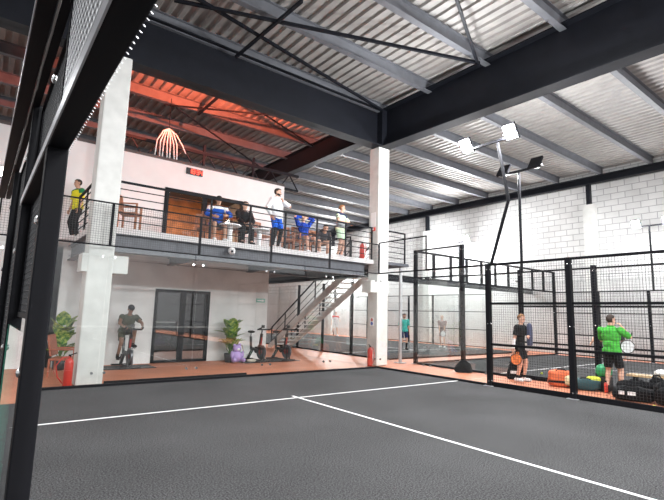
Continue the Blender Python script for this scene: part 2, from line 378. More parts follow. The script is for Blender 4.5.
def glass_panel(a, b, z1, label, group, clamps=True, z0=.03, edge=False):
    a, b = Vector((*a, 0)), Vector((*b, 0)); L_ = (b - a).length; u = (b - a) / L_
    th = thing('glass_screen', (a.x, a.y, 0), label, 'glass panel', group, math.atan2(u.y, u.x))
    MB().box((.006, -.006, z0), (L_ - .006, .006, z1)).build('pane', GLASS, th)
    if edge:
        for x in (.004, L_ - .004): MB().box((x - .003, -.0062, z0), (x + .003, .0062, z1)).build('pane_edge', GEDGE, th)
    if clamps:
        for z in (.28, 2.72):
            for x in (.12, L_ - .12): MB().tube([(x, -.02, z), (x, .02, z)], .028, 10).build('clamp', CHROME, th)
    return th
# near court, back side (Y = 0): glass with a mesh band on top
ordw = ('first', 'second', 'third', 'fourth', 'fifth', 'sixth', 'seventh', 'eighth', 'ninth', 'tenth')
for i in range(5):
    glass_panel((2 * i, 0), (2 * i + 2, 0), 2.95, 'clear glass panel of the back wall under the balcony, %s from the left' % ordw[i], 'glass back wall of the near court')
    mesh_panel((2 * i, 0), (2 * i + 2, 0), 2.95, 3.92, 'black wire mesh panel above the back glass wall, %s from the left' % ordw[i], group='mesh band over the near back wall', t=.03, r=.003)
# near court, right side (X = 10)
for i in range(2):
    glass_panel((10, -2 * i), (10, -2 * i - 2), 2.95, ('clear glass panel at the right column end of the near side wall', 'clear glass panel between the corner pane and the mesh fence')[i], 'glass side wall of the near court')
mesh_panel((10, 0), (10, -2), 2.95, 3.98, 'tall corner mesh panel above the side glass beside the right column', group='mesh band over the near back wall', t=.035, r=.0026)
o = MB().bar((10, -2, 2.97), (10, -4, 2.97), .05, .05).build('glass_top_rail', BLACK); tag(o, 'black top rail over the glass beside the tall corner mesh', 'rail')
for i, y in enumerate((-4, -6, -8)):
    fence_post(10, y, 3.0, 'black fence post of the near side fence, %s from the glass' % ordw[i], .11)
    mesh_panel((10, y), (10, y - 2), .05, 3.0, 'tall black wire mesh panel of the near side fence, %s from the glass' % ordw[i], (1.0, 2.0), t=.055, pitch=.058, r=.0032)
# middle court behind the walkway (X 12.2 - 22.2)
for i, y in enumerate((.4, -1.6, -3.6, -5.6, -7.6)):
    fence_post(12.2, y, (4.0, 4.0, 3.05, 3.05, 3.05)[i], 'black post of the middle court fence behind the walkway, %s from the back corner' % ordw[i], .11)
for i in range(2):
    glass_panel((12.2, .4 - 2 * i), (12.2, -1.6 - 2 * i), 2.95, ('corner glass panel of the middle court nearest its back post', 'glass panel of the middle court behind the black kit bag')[i], 'glass side wall of the middle court')
mesh_panel((12.2, .4), (12.2, -1.6), 2.97, 4.0, 'raised mesh corner panel on the middle court fence', t=.05)
o = MB().bar((12.2, -1.6, 2.97), (12.2, -3.6, 2.97), .05, .05).build('glass_top_rail', BLACK); tag(o, 'black top rail over the middle court glass behind the bag', 'rail')
for i in range(3):
    y = -3.6 - 2 * i
    mesh_panel((12.2, y), (12.2, y - 2), .05, 3.0, 'black mesh panel of the middle court behind the %s' % ('orange bag', 'man in green', 'black bag pile')[i], (1.0, 2.0), pitch=.06)
for i in range(5):
    x = 12.2 + 2 * i
    glass_panel((x, .4), (x + 2, .4), 2.95, 'far glass panel of the middle court back wall, %s from the corner' % ordw[i], 'glass back wall of the middle court', False)
for i in range(10):
    x = 12.2 + i
    mesh_panel((x, .4), (x + 1, .4), 2.97, 4.0, 'narrow mesh panel above the middle court back wall, %s from the corner' % ordw[i], t=.07, pitch=.08)
for i in range(5):
    fence_post(22.2, .4 - 2 * i, 3.0 if i else 4.0, 'far black fence post by the block wall, %s from the corner' % ordw[i], .11)
    mesh_panel((22.2, .4 - 2 * i), (22.2, -1.6 - 2 * i), .05, 3.0, 'far mesh panel by the block wall, %s from the corner' % ordw[i], (1.0, 2.0), pitch=.1, r=.003)
# rear court (Y 1.9 - 21.9)
for i in range(4):
    fence_post(12.2, 1.9 + 2 * i, 3.0, 'black post of the rear court near the stairs, %s from the right' % ordw[i], .09)
    glass_panel((12.2, 1.9 + 2 * i), (12.2, 3.9 + 2 * i), 2.95, 'glass panel of the rear court beside the stairs, %s from the right' % ordw[i], 'glass side of the rear court', False)
for i in range(6):
    y = 3.98 + 2 * i
    fence_post(22.2, y, 3.0, 'distant fence post behind the players, %s from the right' % ordw[i], .09)
    mesh_panel((22.2, y), (22.2, y + 2), .05, 3.0, 'distant mesh panel behind the players, %s from the right' % ordw[i], (1.0, 2.0), pitch=.12, r=.003)
# net of the near court (behind the lens's right edge; its tape mirrors in the glass)
t = thing('padel_net', (0, -10, 0), 'black net with white top tape across the near court', 'net')
MB().box((0.15, -.012, .84), (9.85, .012, .92)).build('top_tape', LINE, t)
wires(MB(), (.15, 0, .06), (1, 0, 0), (0, 0, 1), 9.7, .8, .06, .002).build('netting', WIRE, t)
for x in (.12, 9.88): MB().tube([(x, 0, 0), (x, 0, .95)], .04, 12).build('net_post', BLACK, t)
# ------------------------------------------------------------------ doorway frame right beside the camera (left side fence, X = .06)
def near_post(y, h, label):
    t = thing('gate_post', (.06, y, 0), label, 'post', 'black gate posts on the left')
    MB().rbox((0, .04, h / 2), (.08, .08, h), .006).build('tube', BLACK, t)
    for z in (.6, 1.35, 1.98, 2.62):
        MB().ell((-.042, .04, z), (.012, .02, .02), nu=10, nv=6).build('bolt', CHROME, t)
    return t
near_post(-8.47, 2.32, 'broad black gate post nearest the camera at the left edge')
near_post(-7.05, 3.0, 'second black gate post behind the nearest one at the left edge')
near_post(-5.05, 3.0, 'third black gate post farther along the left fence')
t = thing('gate_lintel', (.06, 0, 2.30), 'black gate lintel running overhead at upper left', 'beam')
MB().rbox((0, -9.45, .04), (.08, 5.0, .08), .006).build('tube', BLACK, t)
MB().box((-.046, -12, .0), (-.040, -6.97, .045)).build('edge_strip', mat('bright_steel_edge', (.5, .5, .52), .35, .3), t)
m = MB()
for k in range(130): m.wire((.036, -11 + k * .031, .003), (.045, -11 + k * .031, -.003), .0018)
m.build('wire_ends', ZINC, t)
t = thing('fence_top_rail', (0, 0, 3.0), 'dark top rail of the left fence above the gate mesh', 'beam')
MB().rbox((-.04, -8, .03), (.075, 9, .07), .006).build('tube', BLACK, t)
MB().rbox((.03, -8, .03), (.05, 9, .07), .006).build('flat_bar', BLACK, t)
MB().box((-.082, -12, 0), (-.078, -3.6, .05)).build('edge_strip', MAT['bright_steel_edge'], t)
mesh_panel((.055, -11), (.055, -8.47), 2.38, 3.0, 'mesh infill panel above the gate opening at upper left', t=.03, pitch=.045, r=.0075, wm=ZINC, group='left fence mesh')
mesh_panel((.085, -8.39), (.085, -7.05), 1.55, 3.0, 'narrow mesh panel between the two gate posts at left', t=.03, pitch=.04, r=.003, group='left fence mesh')
mesh_panel((.085, -6.97), (.085, -5.05), .05, 3.0, 'long mesh panel beyond the second gate post at left', t=.03, pitch=.04, r=.003, group='left fence mesh')
glass_panel((.035, -8.38), (.035, -7.05), 1.5, 'green edged glass pane low between the left gate posts', 'gate glass', False, edge=True)
c = MB(); c.tube([(.005, -9.6 + .12 * k, 2.985 + (.0 if k % 6 else -.02) + .006 * math.sin(k * 1.7)) for k in range(36)], .005, 6)
o = c.build('cable', mat('grey_cable', (.25, .24, .23), .5), smooth=True); tag(o, 'thin grey cable tied along the left fence top rail', 'cable')
# ------------------------------------------------------------------ floodlight poles
EMIT = mat('lit_led_panel', (1, .97, .9), .4, emit=30)
def flood_pole(pts, y0, y1, zb, face, label, lit=1.0, r=.04):
    base = Vector(pts[0]); t = thing('floodlight_pole', base, label, 'floodlight', 'floodlights on the court poles')
    rel = [Vector(p) - base for p in pts]
    MB().tube(rel, r, 10).build('pole', BLACK, t)
    zz = zb - base.z; xo = rel[-1].x
    MB().bar((xo, y0 - base.y, zz), (xo, y1 - base.y, zz), .06, .06).build('crossbar', BLACK, t)
    for y in (y0 + .12, y1 - .12):
        h = bpy.data.objects.new('floodlight_head', None); COL.objects.link(h); h.parent = t; h.location = (xo, y - base.y, zz + .14); h.rotation_euler = (0, R(55) * face, 0)
        MB().rbox((0, 0, 0), (.42, .36, .07), .015).build('housing', BLACK, h)
        MB().box((-.18, -.15, -.040), (.18, .15, -.036)).build('led_panel', EMIT, h)
        MB().bar((0, -.15, .02), (0, -.15, -.16), .03).bar((0, .15, .02), (0, .15, -.16), .03).build('bracket', BLACK, h)
        if lit: lamp('flood_lamp', 'POINT', (0, 0, -.18), LAMP_W * lit, (.96, .98, 1.0), .13, h)
    return t
flood_pole([(10, -4.1, 3.0), (10, -4.5, 4.2), (10, -4.62, 4.55), (10, -4.55, 5.0), (10, -4.36, 6.1)], -4.85, -3.3, 6.16, 1, 'bent floodlight pole with two lit heads on the near fence')
flood_pole([(12.2, -3.66, 3.0), (12.2, -3.66, 6.0)], -4.3, -3.05, 6.0, -1, 'straight floodlight pole seen from behind over the middle court')
flood_pole([(22.2, -3.8, 3.0), (22.2, -3.8, 5.75)], -4.6, -3.2, 5.75, 1, 'far floodlight pole with lit heads by the block wall', .5)
flood_pole([(22.2, 5.98, 3.0), (22.2, 5.98, 6.1)], 5.3, 6.7, 6.1, 1, 'distant floodlight pole glowing above the raised mesh corner', 2.2)
flood_pole([(22.2, 17.9, 0), (22.2, 17.9, 6)], 17.3, 18.5, 6, 1, 'farthest floodlight pole deep in the rear court', 3)
t = thing('glint_disc', (.02, 3.93, 5.12), 'added lit disc on the white wall behind the left gate posts', 'lamp')  # lit disc added for a bright spot, likely a reflection on the post
MB().tube([(0, .07, 0), (0, 0, 0)], .16, 18).build('housing', BLACK, t); MB().ell((0, -.01, 0), (.13, .06, .13)).build('diffuser', EMIT, t, True)
flood_pole([(22.2, -15.6, 0), (22.2, -15.6, 6)], -16.2, -15, 6, 1, 'floodlight pole at the far end of the middle court')
flood_pole([(10, -16, 0), (10, -16, 6)], -16.6, -15.4, 6, 1, 'floodlight pole at the far end of the near court', 2.6)
flood_pole([(0, -16, 0), (0, -16, 6)], -16.6, -15.4, 6, -1, 'floodlight pole at the far left end of the near court', 2.6)
# red glow behind the girder: red heater lamp fixed to the girder
t = thing('red_lamp', (5.2, .88, 7.84), 'red lamp fixed behind the main girder lighting the roof', 'lamp')
MB().rbox((0, 0, 0), (.5, .16, .10), .02).build('housing', BEAM, t)
MB().bar((0, -.05, 0), (0, -.32, .05), .04).build('bracket', BEAM, t)
MB().box((-.31, -.15, .04), (-.30, .30, .27)).build('light_flap', BEAM, t)  # dark plate added to block the red light toward the left
MB().box((-.22, -.06, .051), (.22, .06, .056)).build('red_tube', mat('red_light', (1, .08, .03), .4, emit=8), t)
rl = lamp('red_light', 'SPOT', (0, .04, .16), 3000, (1, .17, .08), .05, t, (R(150), 0, 0), 160); rl.data.spot_blend = .25
# ================================================================== MEZZANINE FITTINGS
def railing(pts, label, z=3.5, h=1.12, bars=5, step=1.17, posts=True):
    a, b = Vector(pts[0]), Vector(pts[1]); L_ = (b - a).length; u = (b - a) / L_
    t = thing('balcony_railing', (a.x, a.y, z), label, 'railing', None, math.atan2(u.y, u.x))
    MB().bar((0, 0, h - .02), (L_, 0, h - .02), .05, .05).build('top_rail', BLACK, t)
    for k in range(bars):
        zz = .17 + k * (h - .17) / bars
        MB().bar((0, 0, zz), (L_, 0, zz), .016, .022).build('bar', BLACK, t)
    n = max(1, round(L_ / step))
    for k in range(n + 1):
        MB().bar((L_ * k / n, 0, -.10 if posts else 0), (L_ * k / n, 0, h), .035, .05).build('post', BLACK, t)
    return t
railing(((2.2, .68), (10.3, .68)), 'long black balcony railing along the mezzanine edge')
railing(((1.77, .8), (1.77, 3.15)), 'short black railing on the left edge of the mezzanine')
railing(((10.95, .70), (11.95, .70)), 'black railing end right of the right column')
railing(((10.95, 2.6), (10.95, 6.5)), 'black railing round the stair opening')
# stairs
t = thing('staircase', (11.0, 2.6, 0), 'grey steel staircase climbing to the mezzanine behind the right column', 'stairs')
n = 18; run = 5.7; rise = 3.5; ST = mat('light_grey_steel', (.58, .57, .55), .45, var=.1)
for x in (0, 1.1):
    MB().prism([(-.03, -.02, rise - .30), (-.03, run, -.0), (-.03, run + .25, 0), (-.03, run + .25, .12), (-.03, -.02, rise + .02)], (x, 0, 0), (.06, 0, 0)).build('stringer', ST, t)
for k in range(1, n):
    y = run * (1 - k / n); z = rise * k / n
    MB().box((.03, y - .02, z - .04), (1.07, y + .27, z)).build('tread', ST, t)
for x in (0, 1.1):
    h = MB().bar((x, 0, rise + .95), (x, run, .95), .045).build('handrail', BLACK, t)
    for q in (.3, .6): MB().bar((x, 0, rise + q), (x, run, q), .02).build('rail_bar', BLACK, h)
    for k in range(6): MB().bar((x, run * k / 5, rise * (1 - k / 5)), (x, run * k / 5, rise * (1 - k / 5) + .95), .04).build('rail_post', BLACK, h)
# digital clock
t = thing('digital_clock', (5.19, 3.97, 6.25), 'digital wall clock with red digits on the upper white wall', 'clock')
MB().rbox((0, 0, 0), (.56, .06, .22), .01).build('case', mat('clock_case', (.01, .01, .012), .3), t)
SEG = {'0': 'abcdef', '1': 'bc', '8': 'abcdefg', '3': 'abgcd', '4': 'fgbc'}
D = MB()
def digit(ch, x):
    w, h, k = .075, .14, .018
    P = {'a': ((0, h), (w, h)), 'g': ((0, h / 2), (w, h / 2)), 'd': ((0, 0), (w, 0)), 'f': ((0, h / 2), (0, h)), 'b': ((w, h / 2), (w, h)), 'e': ((0, 0), (0, h / 2)), 'c': ((w, 0), (w, h / 2))}
    for s_ in SEG[ch]:
        (x0, z0), (x1, z1) = P[s_]; D.bar((x + x0, -.033, z0 - h / 2), (x + x1, -.033, z1 - h / 2), k, k, up=(0, 1, 0))
for ch, x in zip('1834', (-.20, -.085, .06, .175)): digit(ch, x)
D.cbox((.025, -.033, .03), (.018, .01, .018)).cbox((.025, -.033, -.03), (.018, .01, .018))
D.build('digits', mat('red_led', (1, .06, .03), .4, emit=3), t)
# lattice truss and hanging cables behind the wall
m = MB(); y = 5.6
m.bar((3, y, 7.55), (10.4, y, 7.55), .10).bar((3, y, 6.9), (10.4, y, 6.9), .08)
for k in range(8):
    x = 3 + k * .925; m.bar((x, y, 6.9), (x + .46, y, 7.55), .04).bar((x + .46, y, 7.55), (x + .925, y, 6.9), .04)
for x in (4.4, 6.1, 8.2): m.bar((x, y, 6.5), (x, y, 7.9), .08)
struct('roof_truss', m, BEAM)
t = thing('cable_bundle', (4.38, 4.45, 7.72), 'bundle of white cables hanging from the roof above the white wall', 'cables')
CW = mat('white_cable', (.72, .70, .68), .5)
for k in range(7):
    a = -.36 + k * .11
    MB().tube([(0, 0, 0), (a * .5, .03 * (k % 3), -.12), (a, 0, -.5), (a * 1.1 + .03 * (k % 2), 0, -1.0), (a + .06 * (k % 3 - 1), .05, -1.3)], .022, 6).build('cable', CW, t, True)
MB().tube([(0, 0, 0), (.25, 0, -.15), (.5, 0, -.5), (.62, 0, -.75)], .02, 6).build('cable', CW, t, True)
MB().tube([(0, 0, -.02), (0, 0, 1.08)], .012, 6).build('hanger_rod', BEAM, t)
# chairs and tables on the balcony
def chair(loc, rz, label, m=WOOD, arms=True, group='wooden chairs on the balcony'):
    t = thing('wooden_chair', loc, label, 'chair', group, rz)
    MB().rbox((0, 0, .44), (.46, .46, .04), .01).build('seat', m, t)
    for x, y in ((-.2, -.2), (.2, -.2)):
        MB().bar((x, y, 0), (x, y, .66 if arms else .44), .045).build('leg', m, t)
    for x in (-.2, .2): MB().bar((x, .22, 0), (x, .22, .44), .045).bar((x, .22, .44), (x, .30, .92), .045).build('leg', m, t)
    b = MB().bar((-.22, .30, .90), (.22, .30, .90), .035, .07).bar((-.2, .235, .52), (.2, .235, .52), .03, .05)
    bb = b.build('backrest', m, t)
    for k in range(6): MB().bar((-.15 + k * .06, .24, .52), (-.15 + k * .06, .295, .88), .03, .015).build('slat', m, bb)
    if arms:
        for x in (-.22, .22): MB().rbox((x, .02, .67), (.055, .50, .03), .008).build('armrest', m, t)
    return t
chair((2.62, 1.15, 3.5), R(60), 'wooden slatted armchair alone beside the left column')
chair((4.75, 1.75, 3.5), R(-20), 'wooden chair behind the small white table')
chair((6.55, 1.6, 3.5), R(15), 'wooden slatted chair left of the man in the white hoodie')
chair((7.5, 1.7, 3.5), R(-10), 'wooden chair right of the man in the white hoodie')
chair((7.95, 1.45, 3.5), R(0), 'wooden chair under the man with hands behind his head')
chair((4.9, 1.38, 3.5), R(8), 'wooden chair under the seated man in the blue jacket')
chair((5.75, 1.4, 3.5), R(-5), 'wooden chair under the seated man in the black jacket')
chair((8.7, 1.55, 3.5), R(6), 'wooden chair under the man bending forward on the balcony')
def bistro(loc, label, h=.52):
    t = thing('bistro_table', loc, label, 'table', 'small white balcony tables')
    MB().lathe([(.02, h - .03), (.30, h - .03), (.305, h - .015), (.30, h), (.02, h)], n=28).build('table_top', SOLEW, t)
    MB().tube([(0, 0, .02), (0, 0, h - .03)], .07, 14).build('pedestal', SOLEW, t); MB().lathe([(.22, 0), (.22, .015), (.05, .04)], n=20).build('base', SOLEW, t)
bistro((5.22, .98, 3.5), 'small round white table in front of the man in blue')
bistro((6.15, 1.0, 3.5), 'small white table in front of the man in black')
# dome camera under the edge, papers, alarm, signs
t = thing('dome_camera', (5.12, .58, 3.24), 'small white dome camera fixed on the balcony beam', 'camera')
MB().ell((0, 0, 0), (.10, .10, .10), nu=18, nv=12).build('dome', SOLEW, t, True); MB().ell((-.03, -.085, -.02), (.035, .03, .035)).build('lens', BLACK, t, True)
MB().tube([(0, .0, 0), (0, .12, .02)], .05, 12).build('mount', SOLEW, t)
m = MB().box((10.355, .56, 4.65), (10.366, .80, 5.15))
tag(m.build('paper_notice', SOLEW), 'white paper notice taped to the right column above the balcony', 'notice')
t = thing('alarm_button', (10.33, .62, 4.55), 'red alarm call point on the right column', 'alarm')
MB().rbox((0, 0, 0), (.05, .12, .12), .01).build('case', RED, t); MB().box((-.028, -.03, -.03), (-.025, .03, .03)).build('button', SOLEW, t)
t = thing('safety_sign', (10.362, .68, 1.42), 'small blue and red safety sign low on the right column', 'sign')
MB().box((-.006, -.10, -.14), (.004, .10, .14)).build('plate', SOLEW, t)
MB().tube([(-.010, 0, -.06), (-.006, 0, -.06)], .06, 16).build('blue_disc', mat('sign_blue', (.03, .10, .5), .4), t)
MB().tube([(-.010, 0, .065), (-.006, 0, .065)], .055, 16).build('red_disc', RED, t)
t = thing('wall_sign', (7.95, 3.985, 2.05), 'small green direction sign on the lower wall beside the stairs', 'sign')
MB().box((-.18, -.01, -.07), (.18, .01, .07)).build('plate', mat('pale_green_sign', (.25, .5, .42), .4), t)
MB().box((-.14, -.013, -.02), (.06, -.010, .02)).prism([(.06, -.013, -.05), (.15, -.013, 0), (.06, -.013, .05)], (0, 0, 0), (0, .003, 0)).build('arrow', SOLEW, t)
t = thing('red_banner', (11.35, 13.9, 1.6), 'red banner hanging on the dark far wall behind the stairs', 'banner')
MB().box((-.28, -.01, 0), (.28, .01, 1.75)).build('cloth', mat('faded_red_cloth', (.45, .10, .08), .8, var=.2, scale=2), t)
MB().tube([(-.3, 0, 1.76), (.3, 0, 1.76)], .015, 8).build('hanging_rod', BLACK, t)
# fire extinguishers
def extinguisher(loc, label, h=.52, rz=0, hose=True, lab=True):
    t = thing('fire_extinguisher', loc, label, 'extinguisher', 'red fire extinguishers', rz)
    MB().lathe([(.075, 0), (.085, .02), (.085, h * .78), (.07, h * .88), (.03, h * .93), (.025, h * .97)], n=18).build('cylinder', RED, t, True)
    MB().rbox((0, 0, h * 1.0), (.05, .05, .06), .008).bar((0, 0, h * 1.02), (.13, 0, h * 1.10), .02).build('valve', BLACK, t)
    if lab: MB().box((-.055, -.0885, h * .40), (.02, -.070, h * .62)).build('paper_label', SOLEW, t)
    if hose: MB().tube([(0, -.03, h * .98), (-.14, -.05, h * .95), (-.24, -.05, h * .7), (-.2, -.06, h * .35), (-.1, -.05, .08)], .012, 8).build('hose', RED, t, True)
    return t
extinguisher((1.50, .28, 0), 'red fire extinguisher with a hose beside the left column', .62, lab=False)
extinguisher((10.18, .55, 0), 'red fire extinguisher at the foot of the right column', .62, 1.2)
extinguisher((10.15, 1.0, 3.5), 'red fire extinguisher on the balcony near the right column', .6, 1.2)
# left corner terracotta chair and plants
TERR = mat('terracotta_plastic', (.42, .13, .07), .5, var=.1)
t = thing('lounge_chair', (1.66, 2.1, 0), 'terracotta lounge chair half hidden behind the left column', 'chair', None, R(70))
MB().rbox((0, 0, .40), (.6, .55, .05), .02).build('seat', TERR, t)
m = MB().rbox((0, 0, 0), (.6, .05, .5), .02); bk = m.build('backrest', TERR, t); bk.location = (0, .28, .72); bk.rotation_euler = (R(-12), 0, 0)
for x in (-.28, .28):
    for y in (-.25, .25): MB().bar((x, y, 0), (x, y, .62 if y < 0 else .42), .04).build('leg', TERR, t)
    MB().rbox((x, -.02, .63), (.06, .56, .035), .01).build('armrest', TERR, t)
def leafmat():
    m_, N, L, B = nt('variegated_leaf')
    c = N.new('ShaderNodeTexCoord'); n_ = N.new('ShaderNodeTexNoise'); n_.inputs['Scale'].default_value = 9; n_.inputs['Detail'].default_value = 3
    L.new(c.outputs['Object'], n_.inputs[0]); r = N.new('ShaderNodeValToRGB')
    r.color_ramp.elements[0].position = .42; r.color_ramp.elements[0].color = (.035, .16, .015, 1); r.color_ramp.elements[1].position = .62; r.color_ramp.elements[1].color = (.46, .56, .12, 1)
    L.new(n_.outputs['Fac'], r.inputs[0]); L.new(r.outputs[0], B.inputs['Base Color']); B.inputs['Roughness'].default_value = .4
    return m_
LEAF = leafmat(); STEM = mat('green_stem', (.08, .16, .04), .5); POT = mat('dark_pot', (.03, .03, .032), .5)
def leaf_mesh(L_, w, droop):
    m = MB(); n = 8; vs = []
    for i in range(n + 1):
        q = i / n; ww = w * (math.sin(math.pi * min(1, q * .93 + .05)) ** .8) * (1 - .25 * q)
        y = L_ * q; z = -droop * q * q * L_
        vs += [(-ww, y, z + .25 * ww), (0, y, z), (ww, y, z + .25 * ww)]
    fs = []
    for i in range(n): a = i * 3; fs += [(a, a + 1, a + 4, a + 3), (a + 1, a + 2, a + 5, a + 4)]
    return m.add(vs, fs)
def plant(loc, label, h, nleaf, seed):
    rn = random.Random(seed); t = thing('potted_plant', loc, label, 'plant', 'broad leaved potted plants')
    MB().lathe([(.12, 0), (.15, .02), (.18, .28), (.165, .28), (.16, .24), (.02, .24)], n=18).build('pot', POT, t, True)
    for k in range(nleaf):
        a = k * 2.4 + rn.random() * .6; e = rn.uniform(.35, 1.35); z = .35 + (h - .62) * k / nleaf
        st = MB().tube([(0, 0, .22), (.03 * math.cos(a), .03 * math.sin(a), z * .8), (.12 * math.cos(a), .12 * math.sin(a), z + .05)], .012, 6).build('stem', STEM, t, True)
        lf = leaf_mesh(rn.uniform(.36, .46), rn.uniform(.15, .20), .22).build('leaf', LEAF, st, True)
        lf.location = (.11 * math.cos(a), .11 * math.sin(a), z + .04); lf.rotation_euler = (e, 0, a - math.pi / 2)
    return t
plant((1.72, 3.3, 0), 'tall broad leaved potted plant in the corner behind the terracotta chair', 1.45, 22, 3)
plant((6.55, 3.35, 0), 'broad leaved potted plant against the lower wall between door and bikes', 1.42, 22, 5)
# purple plush and basket
PUR = mat('lilac_plush', (.42, .30, .58), .95, bump=.4, scale=40)
t = thing('plush_toy', (6.72, 3.2, 0), 'lilac plush toy sitting on the floor beside the plant', 'toy')
MB().ell((0, 0, .19), (.19, .17, .19)).build('body', PUR, t, True); MB().ell((0, -.02, .44), (.14, .13, .13)).build('head', PUR, t, True)
for x in (-.1, .1):
    MB().ell((x, -.01, .56), (.05, .035, .05)).build('ear', PUR, t, True); MB().ell((x * 1.6, -.16, .09), (.075, .14, .075)).build('leg', PUR, t, True); MB().ell((x * 1.9, -.06, .25), (.05, .06, .12)).build('arm', PUR, t, True)
MB().ell((0, -.14, .42), (.05, .035, .04)).build('snout', SOLEW, t, True)
t = thing('toy_basket', (6.95, 3.55, 0), 'low green and pink toy basket behind the lilac plush', 'basket')
MB().lathe([(.17, 0), (.22, .30), (.205, .30), (.16, .02)], n=18).build('basket', mat('mint_basket', (.25, .5, .36), .7), t, True)
MB().ell((0, 0, .36), (.10, .09, .08)).build('pink_ball', mat('pink', (.6, .12, .16), .7), t, True)
MB().tube([(-.2, 0, .3), (-.14, 0, .5), (0, 0, .56), (.14, 0, .5), (.2, 0, .3)], .012, 6).build('handle', WOOD, t, True)
o = MB().ell((0, 0, .04), (.16, .10, .05), p=.8).build('folded_towel', mat('cream_cloth', (.6, .52, .42), .9, bump=.4), smooth=True, loc=(7.25, 3.15, 0)); tag(o, 'small cream cloth lying on the orange floor by the bikes', 'cloth')
# spin bikes
BIKE = mat('bike_black', (.015, .014, .014), .35); BRED = mat('bike_red', (.25, .02, .015), .4)
def spin_bike(loc, rz, label):      # local forward = +X
    t = thing('exercise_bike', loc, label, 'exercise bike', 'exercise bikes by the wall', rz)
    MB().bar((.48, -.26, .03), (.48, .26, .03), .07, .05).bar((-.48, -.24, .03), (-.48, .24, .03), .06, .045).bar((-.48, 0, .05), (.48, 0, .05), .05, .04).build('base', BIKE, t)
    MB().bar((-.42, 0, .06), (-.12, 0, .42), .07).bar((-.12, 0, .40), (.40, 0, .30), .075).bar((-.25, 0, .36), (-.30, 0, .80), .06).bar((.25, 0, .34), (.34, 0, .92), .07).bar((.46, .06, .06), (.40, .06, .5), .03).bar((.46, -.06, .06), (.40, -.06, .5), .03).build('frame', BIKE, t)
    MB().tube([(.36, -.05, .32), (.36, .05, .32)], .09, 16).bar((.30, 0, .55), (.34, 0, .80), .056).build('red_trim', BRED, t)
    MB().tube([(.36, -.03, .32), (.36, .03, .32)], .235, 28).build('flywheel', mat('flywheel_steel', (.10, .10, .11), .3, .6), t)
    MB().tube([(-.05, .06, .36), (-.05, .09, .36)], .11, 20).build('chain_guard', BIKE, t)
    MB().tube([(-.30, 0, .78), (-.30, 0, .93)], .022, 10).build('seat_post', CHROME, t)
    MB().ell((-.30, 0, .96), (.15, .085, .045), p=.8).ell((-.20, 0, .965), (.13, .045, .035)).build('saddle', RUB, t, True)
    hb = MB().tube([(.34, 0, .9), (.36, 0, 1.06)], .022, 10).tube([(.62, -.22, 1.12), (.45, -.24, 1.06), (.36, -.12, 1.06), (.36, .12, 1.06), (.45, .24, 1.06), (.62, .22, 1.12)], .026, 8).build('handlebar', RUB, t, True)
    MB().rbox((.40, 0, 1.16), (.03, .12, .10), .01).build('console', BIKE, t)
    for s_, dz in ((-1, -.16), (1, .16)):
        MB().bar((-.05, s_ * .10, .36), (-.05 + dz * .4, s_ * .12, .36 + dz), .02, .03).rbox((-.05 + dz * .4, s_ * .18, .36 + dz), (.1, .1, .025), .006).build('crank', CHROME, t)
    return t
spin_bike((3.33, 3.25, 0), R(-88), 'exercise bike ridden by the man in the grey green shirt')
spin_bike((7.48, 3.35, 0), R(-84), 'unused black exercise bike left of the pair by the stairs')
spin_bike((8.44, 3.3, 0), R(-84), 'unused black exercise bike right of the pair nearest the stairs')
for x, y, l in ((3.33, 3.25, 'dark mat under the ridden exercise bike'), (7.95, 3.32, 'dark mat under the pair of unused exercise bikes')):
    o = MB().rbox((0, 0, .006), (1.5 if x < 5 else 2.1, .9, .012), .004).build('floor_mat', RUB, loc=(x, y, -.012)); tag(o, l, 'mat')
# ================================================================== BAGS AND KIT
def soft(mb, c, d, p=.45, seed=0, amp=.03, rz=0, taper=0):
    o = len(mb.v); mb.ell((0, 0, 0), (d[0] / 2, d[1] / 2, d[2] / 2), nu=28, nv=18, p=p); ca, sa = math.cos(rz), math.sin(rz)
    for i in range(o, len(mb.v)):
        v = Vector(mb.v[i]); k = 1 + amp * 2 * noise.noise(v * 6 + Vector((seed, seed, 0))); v = v * k; q_ = 1 - taper * (v.z / d[2] + .5); v.x *= q_; v.y *= q_
        if v.z < -d[2] * .46: v.z = -d[2] * .46
        mb.v[i] = (c[0] + v.x * ca - v.y * sa, c[1] + v.x * sa + v.y * ca, c[2] + v.z + d[2] * .46)
    return mb
def bag(name, loc, rz, d, m, label, strap=BLK2, seed=1, handles=True, p=.6, cat='bag', amp=.09, taper=0):
    t = thing(name, loc, label, cat, None, rz)
    soft(MB(), (0, 0, 0), d, p, seed, amp, 0, taper).build('body', m, t, True)
    if handles:
        for s_ in (-1, 1):
            MB().tube([(-d[0] * .22, s_ * d[1] * .28, d[2] * .85), (-d[0] * .12, s_ * d[1] * .34, d[2] * 1.0), (d[0] * .12, s_ * d[1] * .36, d[2] * .99), (d[0] * .22, s_ * d[1] * .28, d[2] * .85)], .011, 6).build('handle', strap, t, True)
    MB().tube([(-d[0] * .42, 0, d[2] * .80), (0, 0, d[2] * .935), (d[0] * .42, 0, d[2] * .80)], .010, 6).build('zip', mat('zip_grey', (.2, .2, .2), .4), t)
    return t
ORB = mat('orange_bag', (.62, .14, .05), .7, var=.2, scale=5, bump=.2); TEAL = mat('dark_teal_bag', (.015, .06, .07), .7, bump=.2)
bag('kit_bag', (11.75, -1.95, 0), R(-60), (.62, .34, .36), BLK2, 'black kit bag slumped by the glass of the middle court', seed=2, p=.7, amp=.14, taper=.55, handles=False)
t = bag('backpack', (11.78, -3.55, 0), R(-50), (.42, .30, .46), BLK2, 'black backpack with white print behind the man in black', seed=4, p=.6, taper=.6)
MB().box((-.09, -.158, .16), (.09, -.150, .23)).build('print', SOLEW, t)
